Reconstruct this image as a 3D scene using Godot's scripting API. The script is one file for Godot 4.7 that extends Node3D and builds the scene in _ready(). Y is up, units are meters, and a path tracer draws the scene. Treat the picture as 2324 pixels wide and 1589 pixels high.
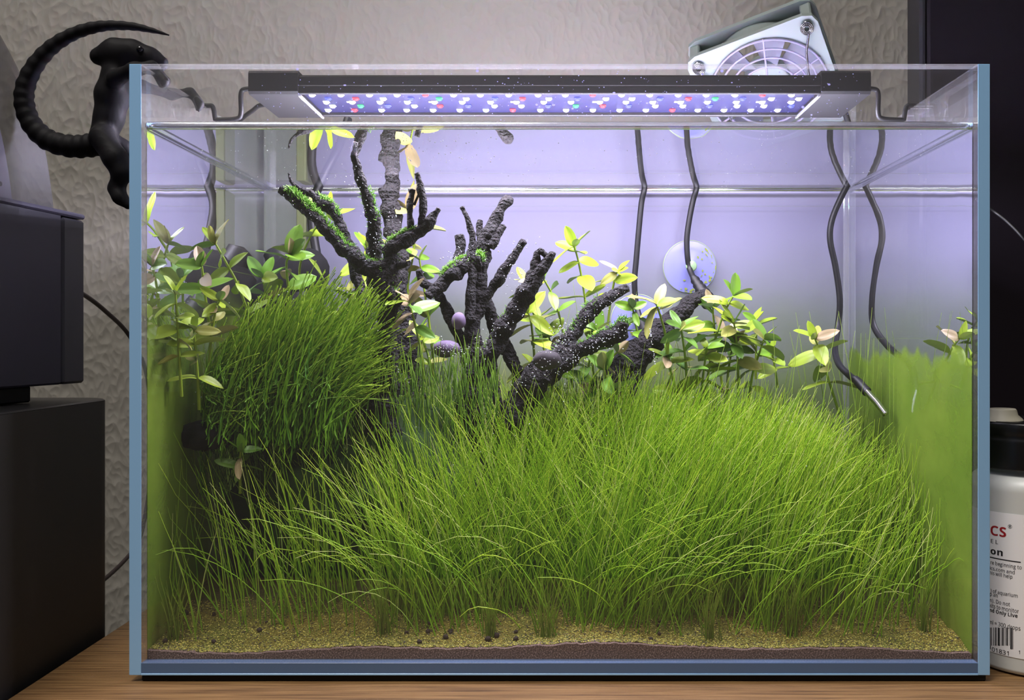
extends Node3D
# A planted aquarium on a wooden desk under an LED bar. Units are metres, y is up, the front glass stands at z = 0.

const F := 2171.0          # focal length in pixels of the 2324 x 1589 frame
const EYE := Vector3(0.0, 0.1785, 0.5)
const VX := 1270.0         # where the view direction meets the picture
const VY := 773.0
const XI := 0.2187         # inner face of the side panes
const YB := 0.0099         # top of the base pane
const YW := 0.2922         # water level
const ZB := -0.222         # inner face of the back pane
const TOP := 0.3231        # upper rim
const LED_ENERGY := 0.026  # of each white light of the bar

var rng := RandomNumberGenerator.new()
var wob := FastNoiseLite.new()
var M := {}
var used := {}

# ---------------------------------------------------------------- mesh building
class MB:
	var v := PackedVector3Array()
	var n := PackedVector3Array()
	var c := PackedColorArray()
	var u := PackedVector2Array()
	var i := PackedInt32Array()
	var col := Color(1, 1, 1)

	func vert(p: Vector3, nn: Vector3, uv := Vector2.ZERO) -> int:
		v.append(p); n.append(nn); c.append(col); u.append(uv)
		return v.size() - 1

	func tri(a: int, b: int, d: int) -> void:
		var g := (v[b] - v[a]).cross(v[d] - v[a])
		if g.dot(n[a] + n[b] + n[d]) > 0.0:
			i.append_array([a, d, b])
		else:
			i.append_array([a, b, d])

	func face(pts: Array, out: Vector3, uvs := []) -> void:   # flat convex polygon, normal on the side of out
		var g: Vector3 = (pts[1] - pts[0]).cross(pts[2] - pts[0])
		if g.length_squared() < 1e-20 and pts.size() > 3:
			g = (pts[2] - pts[0]).cross(pts[3] - pts[0])
		g = g.normalized()
		if g.dot(out) < 0.0:
			g = -g
		var first := v.size()
		for k in pts.size():
			vert(pts[k], g, uvs[k] if uvs.size() else Vector2.ZERO)
		for k in range(1, pts.size() - 1):
			tri(first, first + k, first + k + 1)

	func box(lo: Vector3, hi: Vector3, b := 0.0, xf := Transform3D()) -> void:   # box with chamfered edges
		var mid := (lo + hi) * 0.5
		var h := (hi - lo) * 0.5
		b = minf(b, minf(h.x, minf(h.y, h.z)) * 0.9)
		var at := func(sx: float, sy: float, sz: float, ax: int) -> Vector3:
			var p := Vector3(sx * (h.x - (0.0 if ax == 0 else b)), sy * (h.y - (0.0 if ax == 1 else b)), sz * (h.z - (0.0 if ax == 2 else b)))
			return xf * (mid + p)
		var bs := xf.basis
		for s in [-1.0, 1.0]:
			face([at.call(s, -1, -1, 0), at.call(s, 1, -1, 0), at.call(s, 1, 1, 0), at.call(s, -1, 1, 0)], bs * Vector3(s, 0, 0), _uv(hi.z - lo.z, hi.y - lo.y))
			face([at.call(-1, s, -1, 1), at.call(1, s, -1, 1), at.call(1, s, 1, 1), at.call(-1, s, 1, 1)], bs * Vector3(0, s, 0), [Vector2(lo.x, lo.z), Vector2(hi.x, lo.z), Vector2(hi.x, hi.z), Vector2(lo.x, hi.z)])
			face([at.call(-1, -1, s, 2), at.call(1, -1, s, 2), at.call(1, 1, s, 2), at.call(-1, 1, s, 2)], bs * Vector3(0, 0, s), [Vector2(lo.x, lo.y), Vector2(hi.x, lo.y), Vector2(hi.x, hi.y), Vector2(lo.x, hi.y)])
		if b <= 0.0:
			return
		for s in [-1.0, 1.0]:
			for t in [-1.0, 1.0]:
				face([at.call(s, t, -1, 0), at.call(s, t, -1, 1), at.call(s, t, 1, 1), at.call(s, t, 1, 0)], bs * Vector3(s, t, 0))
				face([at.call(s, -1, t, 0), at.call(s, -1, t, 2), at.call(s, 1, t, 2), at.call(s, 1, t, 0)], bs * Vector3(s, 0, t))
				face([at.call(-1, s, t, 1), at.call(-1, s, t, 2), at.call(1, s, t, 2), at.call(1, s, t, 1)], bs * Vector3(0, s, t))
				for w in [-1.0, 1.0]:
					face([at.call(s, t, w, 0), at.call(s, t, w, 1), at.call(s, t, w, 2)], bs * Vector3(s, t, w))

	func _uv(a: float, b: float) -> Array:
		return [Vector2(0, 0), Vector2(0, b), Vector2(a, b), Vector2(a, 0)]

	func tube(pts: Array, rad: Array, sides := 8, caps := true, noise: FastNoiseLite = null, rough := 0.0, tint := []) -> void:
		var count := pts.size()
		var first := v.size()
		var t: Vector3 = (pts[1] - pts[0]).normalized()
		var nx := t.cross(Vector3(0.31, 0.2, 0.93))
		if nx.length() < 0.05:
			nx = t.cross(Vector3.RIGHT)
		nx = nx.normalized()
		for k in count:
			var p: Vector3 = pts[k]
			if k == 0:
				t = (pts[1] - p).normalized()
			elif k == count - 1:
				t = (p - pts[k - 1]).normalized()
			else:
				t = (pts[k + 1] - pts[k - 1]).normalized()
			nx = (nx - t * nx.dot(t)).normalized()
			var ny := t.cross(nx)
			if tint.size():
				col = tint[k]
			for j in sides:
				var a := TAU * j / sides
				var d := nx * cos(a) + ny * sin(a)
				var r: float = rad[k]
				if noise:
					r *= 1.0 + rough * noise.get_noise_3dv((p + d * r) * 1000.0)
				v.append(p + d * r); n.append(d); c.append(col); u.append(Vector2(float(j) / sides, float(k) / count))
		for k in count - 1:
			for j in sides:
				var a0 := first + k * sides + j
				var a1 := first + k * sides + (j + 1) % sides
				i.append_array([a0, a1 + sides, a1, a0, a0 + sides, a1 + sides])
		if caps:
			for e in [0, count - 1]:
				var dir: Vector3 = (pts[0] - pts[1]).normalized() if e == 0 else (pts[count - 1] - pts[count - 2]).normalized()
				var ctr := vert(pts[e] + dir * (rad[e] * 0.35), dir)
				for j in sides:
					tri(ctr, first + e * sides + j, first + e * sides + (j + 1) % sides)

	func soften() -> void:   # smooth normals from the faces, for displaced shapes
		var acc := PackedVector3Array()
		acc.resize(v.size())
		for k in range(0, i.size(), 3):
			var g := (v[i[k + 2]] - v[i[k]]).cross(v[i[k + 1]] - v[i[k]])
			acc[i[k]] += g; acc[i[k + 1]] += g; acc[i[k + 2]] += g
		for k in v.size():
			if acc[k].length_squared() > 1e-24:
				n[k] = acc[k].normalized()

	func lathe(prof: Array, segs := 32, xf := Transform3D(), from := 0.0, to := TAU) -> void:   # prof: Vector2(radius, height)
		var first := v.size()
		var m := prof.size()
		for k in m:
			var a: Vector2 = prof[maxi(k - 1, 0)]
			var b: Vector2 = prof[mini(k + 1, m - 1)]
			var d := (b - a).normalized()
			for j in segs + 1:
				var th := from + (to - from) * j / segs
				var q: Vector2 = prof[k]
				var nn := Vector3(d.y * sin(th), -d.x, d.y * cos(th))
				vert(xf * Vector3(q.x * sin(th), q.y, q.x * cos(th)), (xf.basis * nn).normalized(), Vector2(float(j) / segs, float(k) / m))
		for k in m - 1:
			for j in segs:
				var a0 := first + k * (segs + 1) + j
				tri(a0, a0 + 1, a0 + segs + 2)
				tri(a0, a0 + segs + 2, a0 + segs + 1)

	func ball(ctr: Vector3, r: Vector3, seg := 12, noise: FastNoiseLite = null, rough := 0.0) -> void:
		var first := v.size()
		var rings := maxi(4, seg / 2)
		for a in rings + 1:
			var ph := PI * a / rings
			for b in seg + 1:
				var th := TAU * b / seg
				var d := Vector3(sin(ph) * cos(th), cos(ph), sin(ph) * sin(th))
				var k := 1.0
				if noise:
					k += rough * noise.get_noise_3dv((ctr + d * r) * 1000.0)
				vert(ctr + d * r * k, (d / r).normalized(), Vector2(float(b) / seg, float(a) / rings))
		for a in rings:
			for b in seg:
				var q := first + a * (seg + 1) + b
				tri(q, q + 1, q + seg + 2)
				tri(q, q + seg + 2, q + seg + 1)

	func done() -> ArrayMesh:
		var arr := []
		arr.resize(Mesh.ARRAY_MAX)
		arr[Mesh.ARRAY_VERTEX] = v
		arr[Mesh.ARRAY_NORMAL] = n
		arr[Mesh.ARRAY_COLOR] = c
		arr[Mesh.ARRAY_TEX_UV] = u
		arr[Mesh.ARRAY_INDEX] = i
		var m := ArrayMesh.new()
		m.add_surface_from_arrays(Mesh.PRIMITIVE_TRIANGLES, arr)
		return m

# ---------------------------------------------------------------- scene helpers
func numbered(called: String) -> String:
	var k: int = used.get(called, 0)
	used[called] = k + 1
	return called if k == 0 else "%s_%03d" % [called, k]

func tag(o: Node, label: String, category: String, group := "", kind := "") -> void:
	o.set_meta("label", label)
	o.set_meta("category", category)
	if group:
		o.set_meta("group", group)
	if kind:
		o.set_meta("kind", kind)

func thing(called: String, label: String, category: String, at := Vector3.ZERO, group := "") -> Node3D:
	var o := Node3D.new()
	o.name = numbered(called)
	add_child(o)
	o.position = at
	tag(o, label, category, group)
	return o

func part(called: String, mesh: Mesh, mat: Material, parent: Node) -> MeshInstance3D:
	var o := MeshInstance3D.new()
	o.name = called
	o.mesh = mesh
	o.material_override = mat
	parent.add_child(o, true)
	return o

func single(called: String, mesh: Mesh, mat: Material, label: String, category: String, group := "", kind := "") -> MeshInstance3D:
	var o := part(numbered(called), mesh, mat, self)
	tag(o, label, category, group, kind)
	return o

func struct(called: String, mesh: Mesh, mat: Material) -> MeshInstance3D:
	var o := part(called, mesh, mat, self)
	o.set_meta("kind", "structure")
	return o

func at(px: float, py: float, z: float) -> Vector3:   # where a point of the picture lies at the depth z
	var d := EYE.z - z
	return Vector3((px - VX) * d / F, EYE.y + (VY - py) * d / F, z)

func depth_inside(px: float, z: float) -> float:   # the depth z, or nearer where a point seen at px would else lie outside the side pane
	return maxf(z, EYE.z - 0.211 * F / maxf(absf(px - VX), 1.0))

func size_at(pix: float, z: float) -> float:
	return pix * (EYE.z - z) / F

func boxed(lo: Vector3, hi: Vector3, b := 0.0) -> ArrayMesh:
	var m := MB.new()
	m.box(lo, hi, b)
	return m.done()

func smooth(pts: Array, steps := 6) -> Array:   # Catmull-Rom through points (Vector3 or Vector4)
	var out := []
	for k in pts.size() - 1:
		var a = pts[maxi(k - 1, 0)]
		var b = pts[k]
		var c = pts[k + 1]
		var d = pts[mini(k + 2, pts.size() - 1)]
		for s in steps:
			var t := float(s) / steps
			out.append(0.5 * ((2.0 * b) + (c - a) * t + (2.0 * a - 5.0 * b + 4.0 * c - d) * t * t + (3.0 * b - a - 3.0 * c + d) * t * t * t))
	out.append(pts[pts.size() - 1])
	return out

func mat(c: Color, rough := 0.6, metal := 0.0, spec := 0.5) -> StandardMaterial3D:
	var m := StandardMaterial3D.new()
	m.albedo_color = c
	m.roughness = rough
	m.metallic = metal
	m.metallic_specular = spec
	return m

func noise_tex(freq: float, octaves: int, seed_: int, ramp := [], size := 512, type := FastNoiseLite.TYPE_SIMPLEX_SMOOTH, fractal := FastNoiseLite.FRACTAL_FBM) -> NoiseTexture2D:
	var f := FastNoiseLite.new()
	f.noise_type = type
	f.frequency = freq
	f.fractal_octaves = octaves
	f.fractal_type = fractal
	f.seed = seed_
	var t := NoiseTexture2D.new()
	t.width = size
	t.height = size
	t.seamless = true
	t.noise = f
	if ramp.size():
		var g := Gradient.new()
		var offs := PackedFloat32Array()
		var cols := PackedColorArray()
		for k in ramp.size():
			offs.append(float(k) / (ramp.size() - 1))
			cols.append(ramp[k])
		g.offsets = offs
		g.colors = cols
		t.color_ramp = g
	return t

func leafy(c: Color, back := 0.5, rough := 0.45) -> StandardMaterial3D:
	var m := mat(c, rough)
	m.backlight_enabled = true
	m.backlight = Color(back, back, back)
	return m

func mirror(alpha: float, rough := 0.0) -> ORMMaterial3D:   # water seen from below: it reflects nearly all at these angles, and lets some light through
	var im := Image.create(4, 4, false, Image.FORMAT_RGB8)
	im.fill(Color(1, rough, 1))
	var m := ORMMaterial3D.new()
	m.orm_texture = ImageTexture.create_from_image(im)
	m.transparency = BaseMaterial3D.TRANSPARENCY_ALPHA
	m.albedo_color = Color(0.97, 0.98, 1.0, alpha)
	return m

func materials() -> void:
	var glass := mat(Color(1, 1, 1, 0.02), 0.0)
	glass.transparency = BaseMaterial3D.TRANSPARENCY_ALPHA
	M.glass = glass
	var clear := mat(Color(0.95, 0.96, 1.0, 0.12), 0.05)
	clear.transparency = BaseMaterial3D.TRANSPARENCY_ALPHA
	M.clear_plastic = clear
	M.edge = mat(Color(0.62, 0.82, 1.0), 0.3)  # LED light piped through the glass is put into this pale blue
	M.edge_low = mat(Color(0.34, 0.45, 0.60), 0.25)
	M.water = mirror(0.86, 0.0)
	M.water.normal_enabled = true
	var rip := noise_tex(0.012, 2, 5, [], 256)
	rip.as_normal_map = true
	rip.bump_strength = 1.6
	M.water.normal_texture = rip
	M.water.normal_scale = 0.05
	M.water.uv1_triplanar = true
	M.water.uv1_scale = Vector3(8, 8, 8)
	M.rim_water = mirror(0.6, 0.12)
	M.cup = mat(Color(0.62, 0.64, 1.0, 0.45), 0.3)
	M.cup.transparency = BaseMaterial3D.TRANSPARENCY_ALPHA
	M.cup_knob = mat(Color(0.55, 0.66, 0.50), 0.12)
	M.cup_rim = mat(Color(0.55, 0.60, 0.50), 0.3)
	M.algae_solid = mat(Color(0.50, 0.55, 0.18), 0.8)
	M.filter_box = mat(Color(0.55, 0.58, 0.52, 0.35), 0.5)
	M.filter_box.transparency = BaseMaterial3D.TRANSPARENCY_ALPHA
	M.filter_strip = mat(Color(0.44, 0.47, 0.30, 0.75), 0.5)
	M.filter_strip.transparency = BaseMaterial3D.TRANSPARENCY_ALPHA
	M.sponge = mat(Color(0.035, 0.035, 0.05), 0.9)
	M.smoke = mat(Color(0.40, 0.40, 0.42, 0.45), 0.3)
	M.smoke.transparency = BaseMaterial3D.TRANSPARENCY_ALPHA
	M.grille = mat(Color(0.72, 0.70, 0.82, 0.7), 0.28)
	M.grille.transparency = BaseMaterial3D.TRANSPARENCY_ALPHA
	M.frosted = mat(Color(0.80, 0.81, 0.79), 0.38)
	var wet := mat(Color(1, 1, 1, 0.02), 0.0, 0.0, 0.05)   # glass against water hardly reflects
	wet.transparency = BaseMaterial3D.TRANSPARENCY_ALPHA
	M.wet_glass = wet
	M.black = mat(Color(0.045, 0.042, 0.05), 0.5, 0.0, 0.3)
	M.black_matte = mat(Color(0.02, 0.02, 0.02), 0.8)
	M.rubber = mat(Color(0.035, 0.035, 0.045), 0.5)
	M.steel = mat(Color(0.78, 0.78, 0.8), 0.15, 1.0)
	M.white_plastic = mat(Color(0.47, 0.51, 0.50), 0.4)

	var wood := mat(Color(1, 1, 1), 0.85)
	wood.albedo_texture = noise_tex(0.02, 5, 3, [Color(0.05, 0.043, 0.05), Color(0.10, 0.088, 0.095), Color(0.18, 0.16, 0.16)])
	wood.uv1_triplanar = true
	wood.uv1_scale = Vector3(18, 18, 18)
	wood.heightmap_enabled = true
	wood.heightmap_texture = noise_tex(0.04, 5, 8)
	wood.heightmap_scale = 0.4
	M.wood = wood

	var moss_wood := leafy(Color(0.20, 0.42, 0.08), 0.4)
	M.moss = moss_wood
	var green := leafy(Color(1, 1, 1), 0.7, 0.5)
	green.vertex_color_use_as_albedo = true
	M.green = green

	var grain := mat(Color(1, 1, 1), 0.9)
	grain.vertex_color_use_as_albedo = true
	grain.albedo_texture = noise_tex(0.09, 3, 11, [Color(0.25, 0.22, 0.15), Color(0.75, 0.7, 0.5), Color(1, 0.97, 0.8)])
	grain.uv1_triplanar = true
	grain.uv1_scale = Vector3(22, 22, 22)
	M.grain = grain
	M.grains = mat(Color(1, 1, 1), 0.7)
	M.grains.vertex_color_use_as_albedo = true
	var soil := mat(Color(1, 1, 1), 0.9)
	soil.albedo_texture = noise_tex(0.12, 3, 21, [Color(0.12, 0.09, 0.08), Color(0.36, 0.29, 0.265), Color(0.72, 0.62, 0.57)])
	soil.uv1_triplanar = true
	soil.uv1_scale = Vector3(16, 16, 16)
	M.soil = soil

	var desk := mat(Color(1, 1, 1), 0.5)
	desk.albedo_texture = noise_tex(0.018, 5, 4, [Color(0.28, 0.195, 0.11), Color(0.44, 0.325, 0.195), Color(0.515, 0.39, 0.24), Color(0.58, 0.455, 0.29)])
	desk.uv1_scale = Vector3(1.4, 34, 1)
	M.desk = desk

	var wall := mat(Color(0.53, 0.515, 0.48), 0.75)
	wall.heightmap_enabled = true
	wall.heightmap_texture = noise_tex(0.022, 2, 31, [], 512, FastNoiseLite.TYPE_SIMPLEX_SMOOTH, FastNoiseLite.FRACTAL_RIDGED)
	wall.heightmap_scale = 0.12
	wall.uv1_scale = Vector3(5.0, 3.2, 1.0)
	M.wall = wall
	M.plain_wall = mat(Color(0.42, 0.41, 0.40), 0.8)
	M.floor = mat(Color(0.35, 0.3, 0.26), 0.7)

# ---------------------------------------------------------------- build
func _ready() -> void:
	# camera: level, the lens shifted, as the verticals of the photograph stay upright
	var cam := Camera3D.new()
	cam.name = "camera"
	cam.position = EYE
	cam.projection = Camera3D.PROJECTION_FRUSTUM
	cam.near = 0.02
	cam.far = 20.0
	cam.size = 0.02 * 1589.0 / F
	cam.frustum_offset = Vector2((1162.0 - VX) / F * 0.02, (VY - 794.5) / F * 0.02)
	add_child(cam)
	cam.current = true
	# air
	var we := WorldEnvironment.new()
	we.name = "environment"
	var e := Environment.new()
	e.background_mode = Environment.BG_COLOR
	e.background_color = Color(0.02, 0.02, 0.025)
	e.tonemap_mode = Environment.TONE_MAPPER_LINEAR
	e.tonemap_exposure = 1.0
	e.sdfgi_enabled = true
	e.ssao_enabled = true
	e.ssil_enabled = true
	we.environment = e
	add_child(we)
	# the room's ceiling panel
	var room_light := AreaLight3D.new()
	room_light.name = "ceiling_panel_light"
	room_light.area_size = Vector2(0.9, 0.9)
	room_light.light_energy = 5.2
	room_light.light_color = Color(1.0, 0.98, 0.96)
	room_light.shadow_enabled = true
	room_light.position = Vector3(-0.55, 2.24, 0.75)
	room_light.rotation_degrees = Vector3(-90, 0, 0)
	add_child(room_light)
	rng.seed = 7
	wob.seed = 2
	wob.frequency = 0.09
	wob.fractal_octaves = 4
	materials()
	room()
	tank()
	led_bar()
	ground()
	hairgrass()
	moss_plume()
	all_wood()
	all_plants()
	fittings()
	outside()

func room() -> void:
	struct("floor", boxed(Vector3(-1.6, -0.79, -0.4), Vector3(1.7, -0.74, 2.3)), M.floor)
	struct("ceiling", boxed(Vector3(-1.6, 2.3, -0.4), Vector3(1.7, 2.35, 2.3)), M.plain_wall)
	struct("wall_back", boxed(Vector3(-1.6, -0.74, -0.39), Vector3(1.7, 2.3, -0.34)), M.wall)
	struct("wall_front", boxed(Vector3(-1.6, -0.74, 2.2), Vector3(1.7, 2.3, 2.25)), M.plain_wall)
	struct("wall_left", boxed(Vector3(-1.65, -0.74, -0.4), Vector3(-1.6, 2.3, 2.3)), M.plain_wall)
	struct("wall_right", boxed(Vector3(1.7, -0.74, -0.4), Vector3(1.75, 2.3, 2.3)), M.plain_wall)
	var lamp := thing("ceiling_light", "square white ceiling panel lighting the room", "light", Vector3(-0.55, 2.27, 0.75))
	var glow := mat(Color(0.9, 0.9, 0.9))
	glow.emission_enabled = true
	glow.emission = Color(1, 0.96, 0.9)
	glow.emission_energy_multiplier = 1.5
	part("frame", boxed(Vector3(-0.48, -0.01, -0.48), Vector3(0.48, 0.03, 0.48), 0.005), M.white_plastic, lamp)
	part("diffuser", boxed(Vector3(-0.45, -0.016, -0.45), Vector3(0.45, -0.01, 0.45)), glow, lamp)

	var d := thing("desk", "warm brown wooden desk top under the aquarium", "desk")
	part("top", boxed(Vector3(-0.275, -0.03, -0.337), Vector3(1.0, 0.0, 0.22), 0.001), M.desk, d)
	for x in [-0.25, 0.95]:
		for z in [-0.31, 0.19]:
			part("leg", boxed(Vector3(x - 0.02, -0.74, z - 0.02), Vector3(x + 0.02, -0.03, z + 0.02), 0.002), M.desk, d)

func pane(o: Vector3, wet: float, dry: float) -> ArrayMesh:   # a pane with its dry face, its four edges and a wet face above the water only
	var m := MB.new()
	var out := Vector3(0, 0, signf(dry - wet))
	m.face([o + Vector3(-XI, YB, dry), o + Vector3(XI, YB, dry), o + Vector3(XI, TOP, dry), o + Vector3(-XI, TOP, dry)], out)
	m.face([o + Vector3(-XI, YW, wet), o + Vector3(XI, YW, wet), o + Vector3(XI, TOP, wet), o + Vector3(-XI, TOP, wet)], -out)
	for y in [YB, TOP]:
		m.face([o + Vector3(-XI, y, wet), o + Vector3(XI, y, wet), o + Vector3(XI, y, dry), o + Vector3(-XI, y, dry)], Vector3(0, y - 0.1, 0))
	for x in [-XI, XI]:
		m.face([o + Vector3(x, YB, wet), o + Vector3(x, TOP, wet), o + Vector3(x, TOP, dry), o + Vector3(x, YB, dry)], Vector3(x, 0, 0))
	return m.done()

func tank() -> void:
	var mat_ := boxed(Vector3(-0.219, 0.0, -0.226), Vector3(0.2235, 0.0034, -0.001), 0.0006)
	single("foam_mat", mat_, M.black_matte, "thin black foam mat between aquarium and desk", "mat")
	var t := thing("aquarium", "rimless clear glass aquarium full of green plants on the desk", "aquarium", Vector3(0, 0.0035, 0))
	var o := Vector3(0, -0.0035, 0)
	part("front_pane", pane(o, -0.006, 0.0), M.glass, t)
	part("back_pane", pane(o, ZB, ZB - 0.006), M.wet_glass, t)
	for s in [-1.0, 1.0]:
		var a := Vector3(minf(s * XI, s * 0.225), 0.0035, ZB - 0.006)
		var b := Vector3(maxf(s * XI, s * 0.225), TOP, -0.0004)
		part("side_pane", boxed(o + a, o + b), M.glass, t)
		var pe := part("polished_edge", boxed(o + Vector3(a.x, 0.0035, -0.0004), o + Vector3(b.x, TOP, 0.0), 0.0003), M.edge, t)
		pe.set_meta("label", "polished glass edge with piped LED light painted in as pale blue")
		part("silicone_seam", boxed(o + Vector3(minf(s * XI, s * (XI - 0.005)), YB, ZB), o + Vector3(maxf(s * XI, s * (XI - 0.005)), TOP - 0.002, ZB + 0.002), 0.001), M.clear_plastic, t)
	part("base_pane", boxed(o + Vector3(-XI, 0.0035, ZB - 0.006), o + Vector3(XI, YB - 0.0001, -0.0004)), M.edge_low, t)
	part("base_edge", boxed(o + Vector3(-XI, 0.0035, -0.0004), o + Vector3(XI, YB, 0.0), 0.0001), M.edge_low, t)
	part("base_rim", boxed(o + Vector3(-XI, 0.0035, 0.0), o + Vector3(XI, 0.0045, 0.0004), 0.0002), M.edge, t)
	part("rim_edge", boxed(o + Vector3(-XI, TOP - 0.0012, -0.006), o + Vector3(XI, TOP, 0.0003), 0.0004), M.clear_plastic, t)
	var film := mat(Color(0.50, 0.49, 0.60), 0.9)
	part("backing_film", boxed(o + Vector3(-0.225, 0.004, ZB - 0.0075), o + Vector3(0.225, YW - 0.0001, ZB - 0.0063)), film, t)

	var xa := XI - 0.0006
	film_on("green_film", Vector3(xa, YB, -0.0066), Vector3(xa, YB, ZB + 0.0006), Vector3(xa, 0.180, ZB + 0.0006), Vector3(xa, 0.180, -0.0066), Vector3.LEFT, green_film_texture(4, 0.05, 0.04), 0.78, t, -o)  # algae grown on the side panes
	film_on("green_film", Vector3(-xa, YB, -0.0066), Vector3(-xa, YB, ZB + 0.0006), Vector3(-xa, 0.225, ZB + 0.0006), Vector3(-xa, 0.225, -0.0066), Vector3.RIGHT, green_film_texture(9, 0.06, 0.30), 0.85, t, -o)
	film_on("green_film", Vector3(-xa, YB, ZB + 0.0004), Vector3(xa, YB, ZB + 0.0004), Vector3(xa, 0.280, ZB + 0.0004), Vector3(-xa, 0.280, ZB + 0.0004), Vector3(0, 0, 1), green_film_texture(15, 0.02, 0.62, Color(0.44, 0.53, 0.27), Color(0.54, 0.60, 0.34)), 0.95, t, -o)  # back pane: green tint, dense low down and fading upwards
	var w := MB.new()
	var q := Vector3(XI - 0.0003, 0, 0)
	var zf := -0.0063
	var zb := ZB + 0.0003
	w.face([Vector3(-q.x, YW, zf), Vector3(q.x, YW, zf), Vector3(q.x, YW, zb), Vector3(-q.x, YW, zb)], Vector3.UP)
	for s in [-1.0, 1.0]:
		w.face([Vector3(s * q.x, YB, zf), Vector3(s * q.x, YW, zf), Vector3(s * q.x, YW, zb), Vector3(s * q.x, YB, zb)], Vector3(s, 0, 0))
	var wo := single("water", w.done(), M.water, "clear water filling the aquarium to just below its rim", "water", "", "stuff")
	var men := MB.new()
	for k in [[-1.0, 0], [1.0, 0]]:
		var s: float = k[0]
		men.tube([Vector3(s * (q.x - 0.0012), YW, zf), Vector3(s * (q.x - 0.0012), YW, zb)], [0.0022, 0.0022], 10)
	part("side_meniscus", men.done(), M.rim_water, wo)
	men = MB.new()
	men.tube([Vector3(-q.x, YW + 0.0004, zf - 0.0016), Vector3(q.x, YW + 0.0004, zf - 0.0016)], [0.0022, 0.0022], 12)
	var bm := MB.new()
	bm.tube([Vector3(-q.x, YW, zb + 0.0013), Vector3(q.x, YW, zb + 0.0013)], [0.0018, 0.0018], 12)
	part("back_meniscus", bm.done(), M.rim_water, wo)
	part("front_meniscus", men.done(), M.rim_water, wo)

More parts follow.
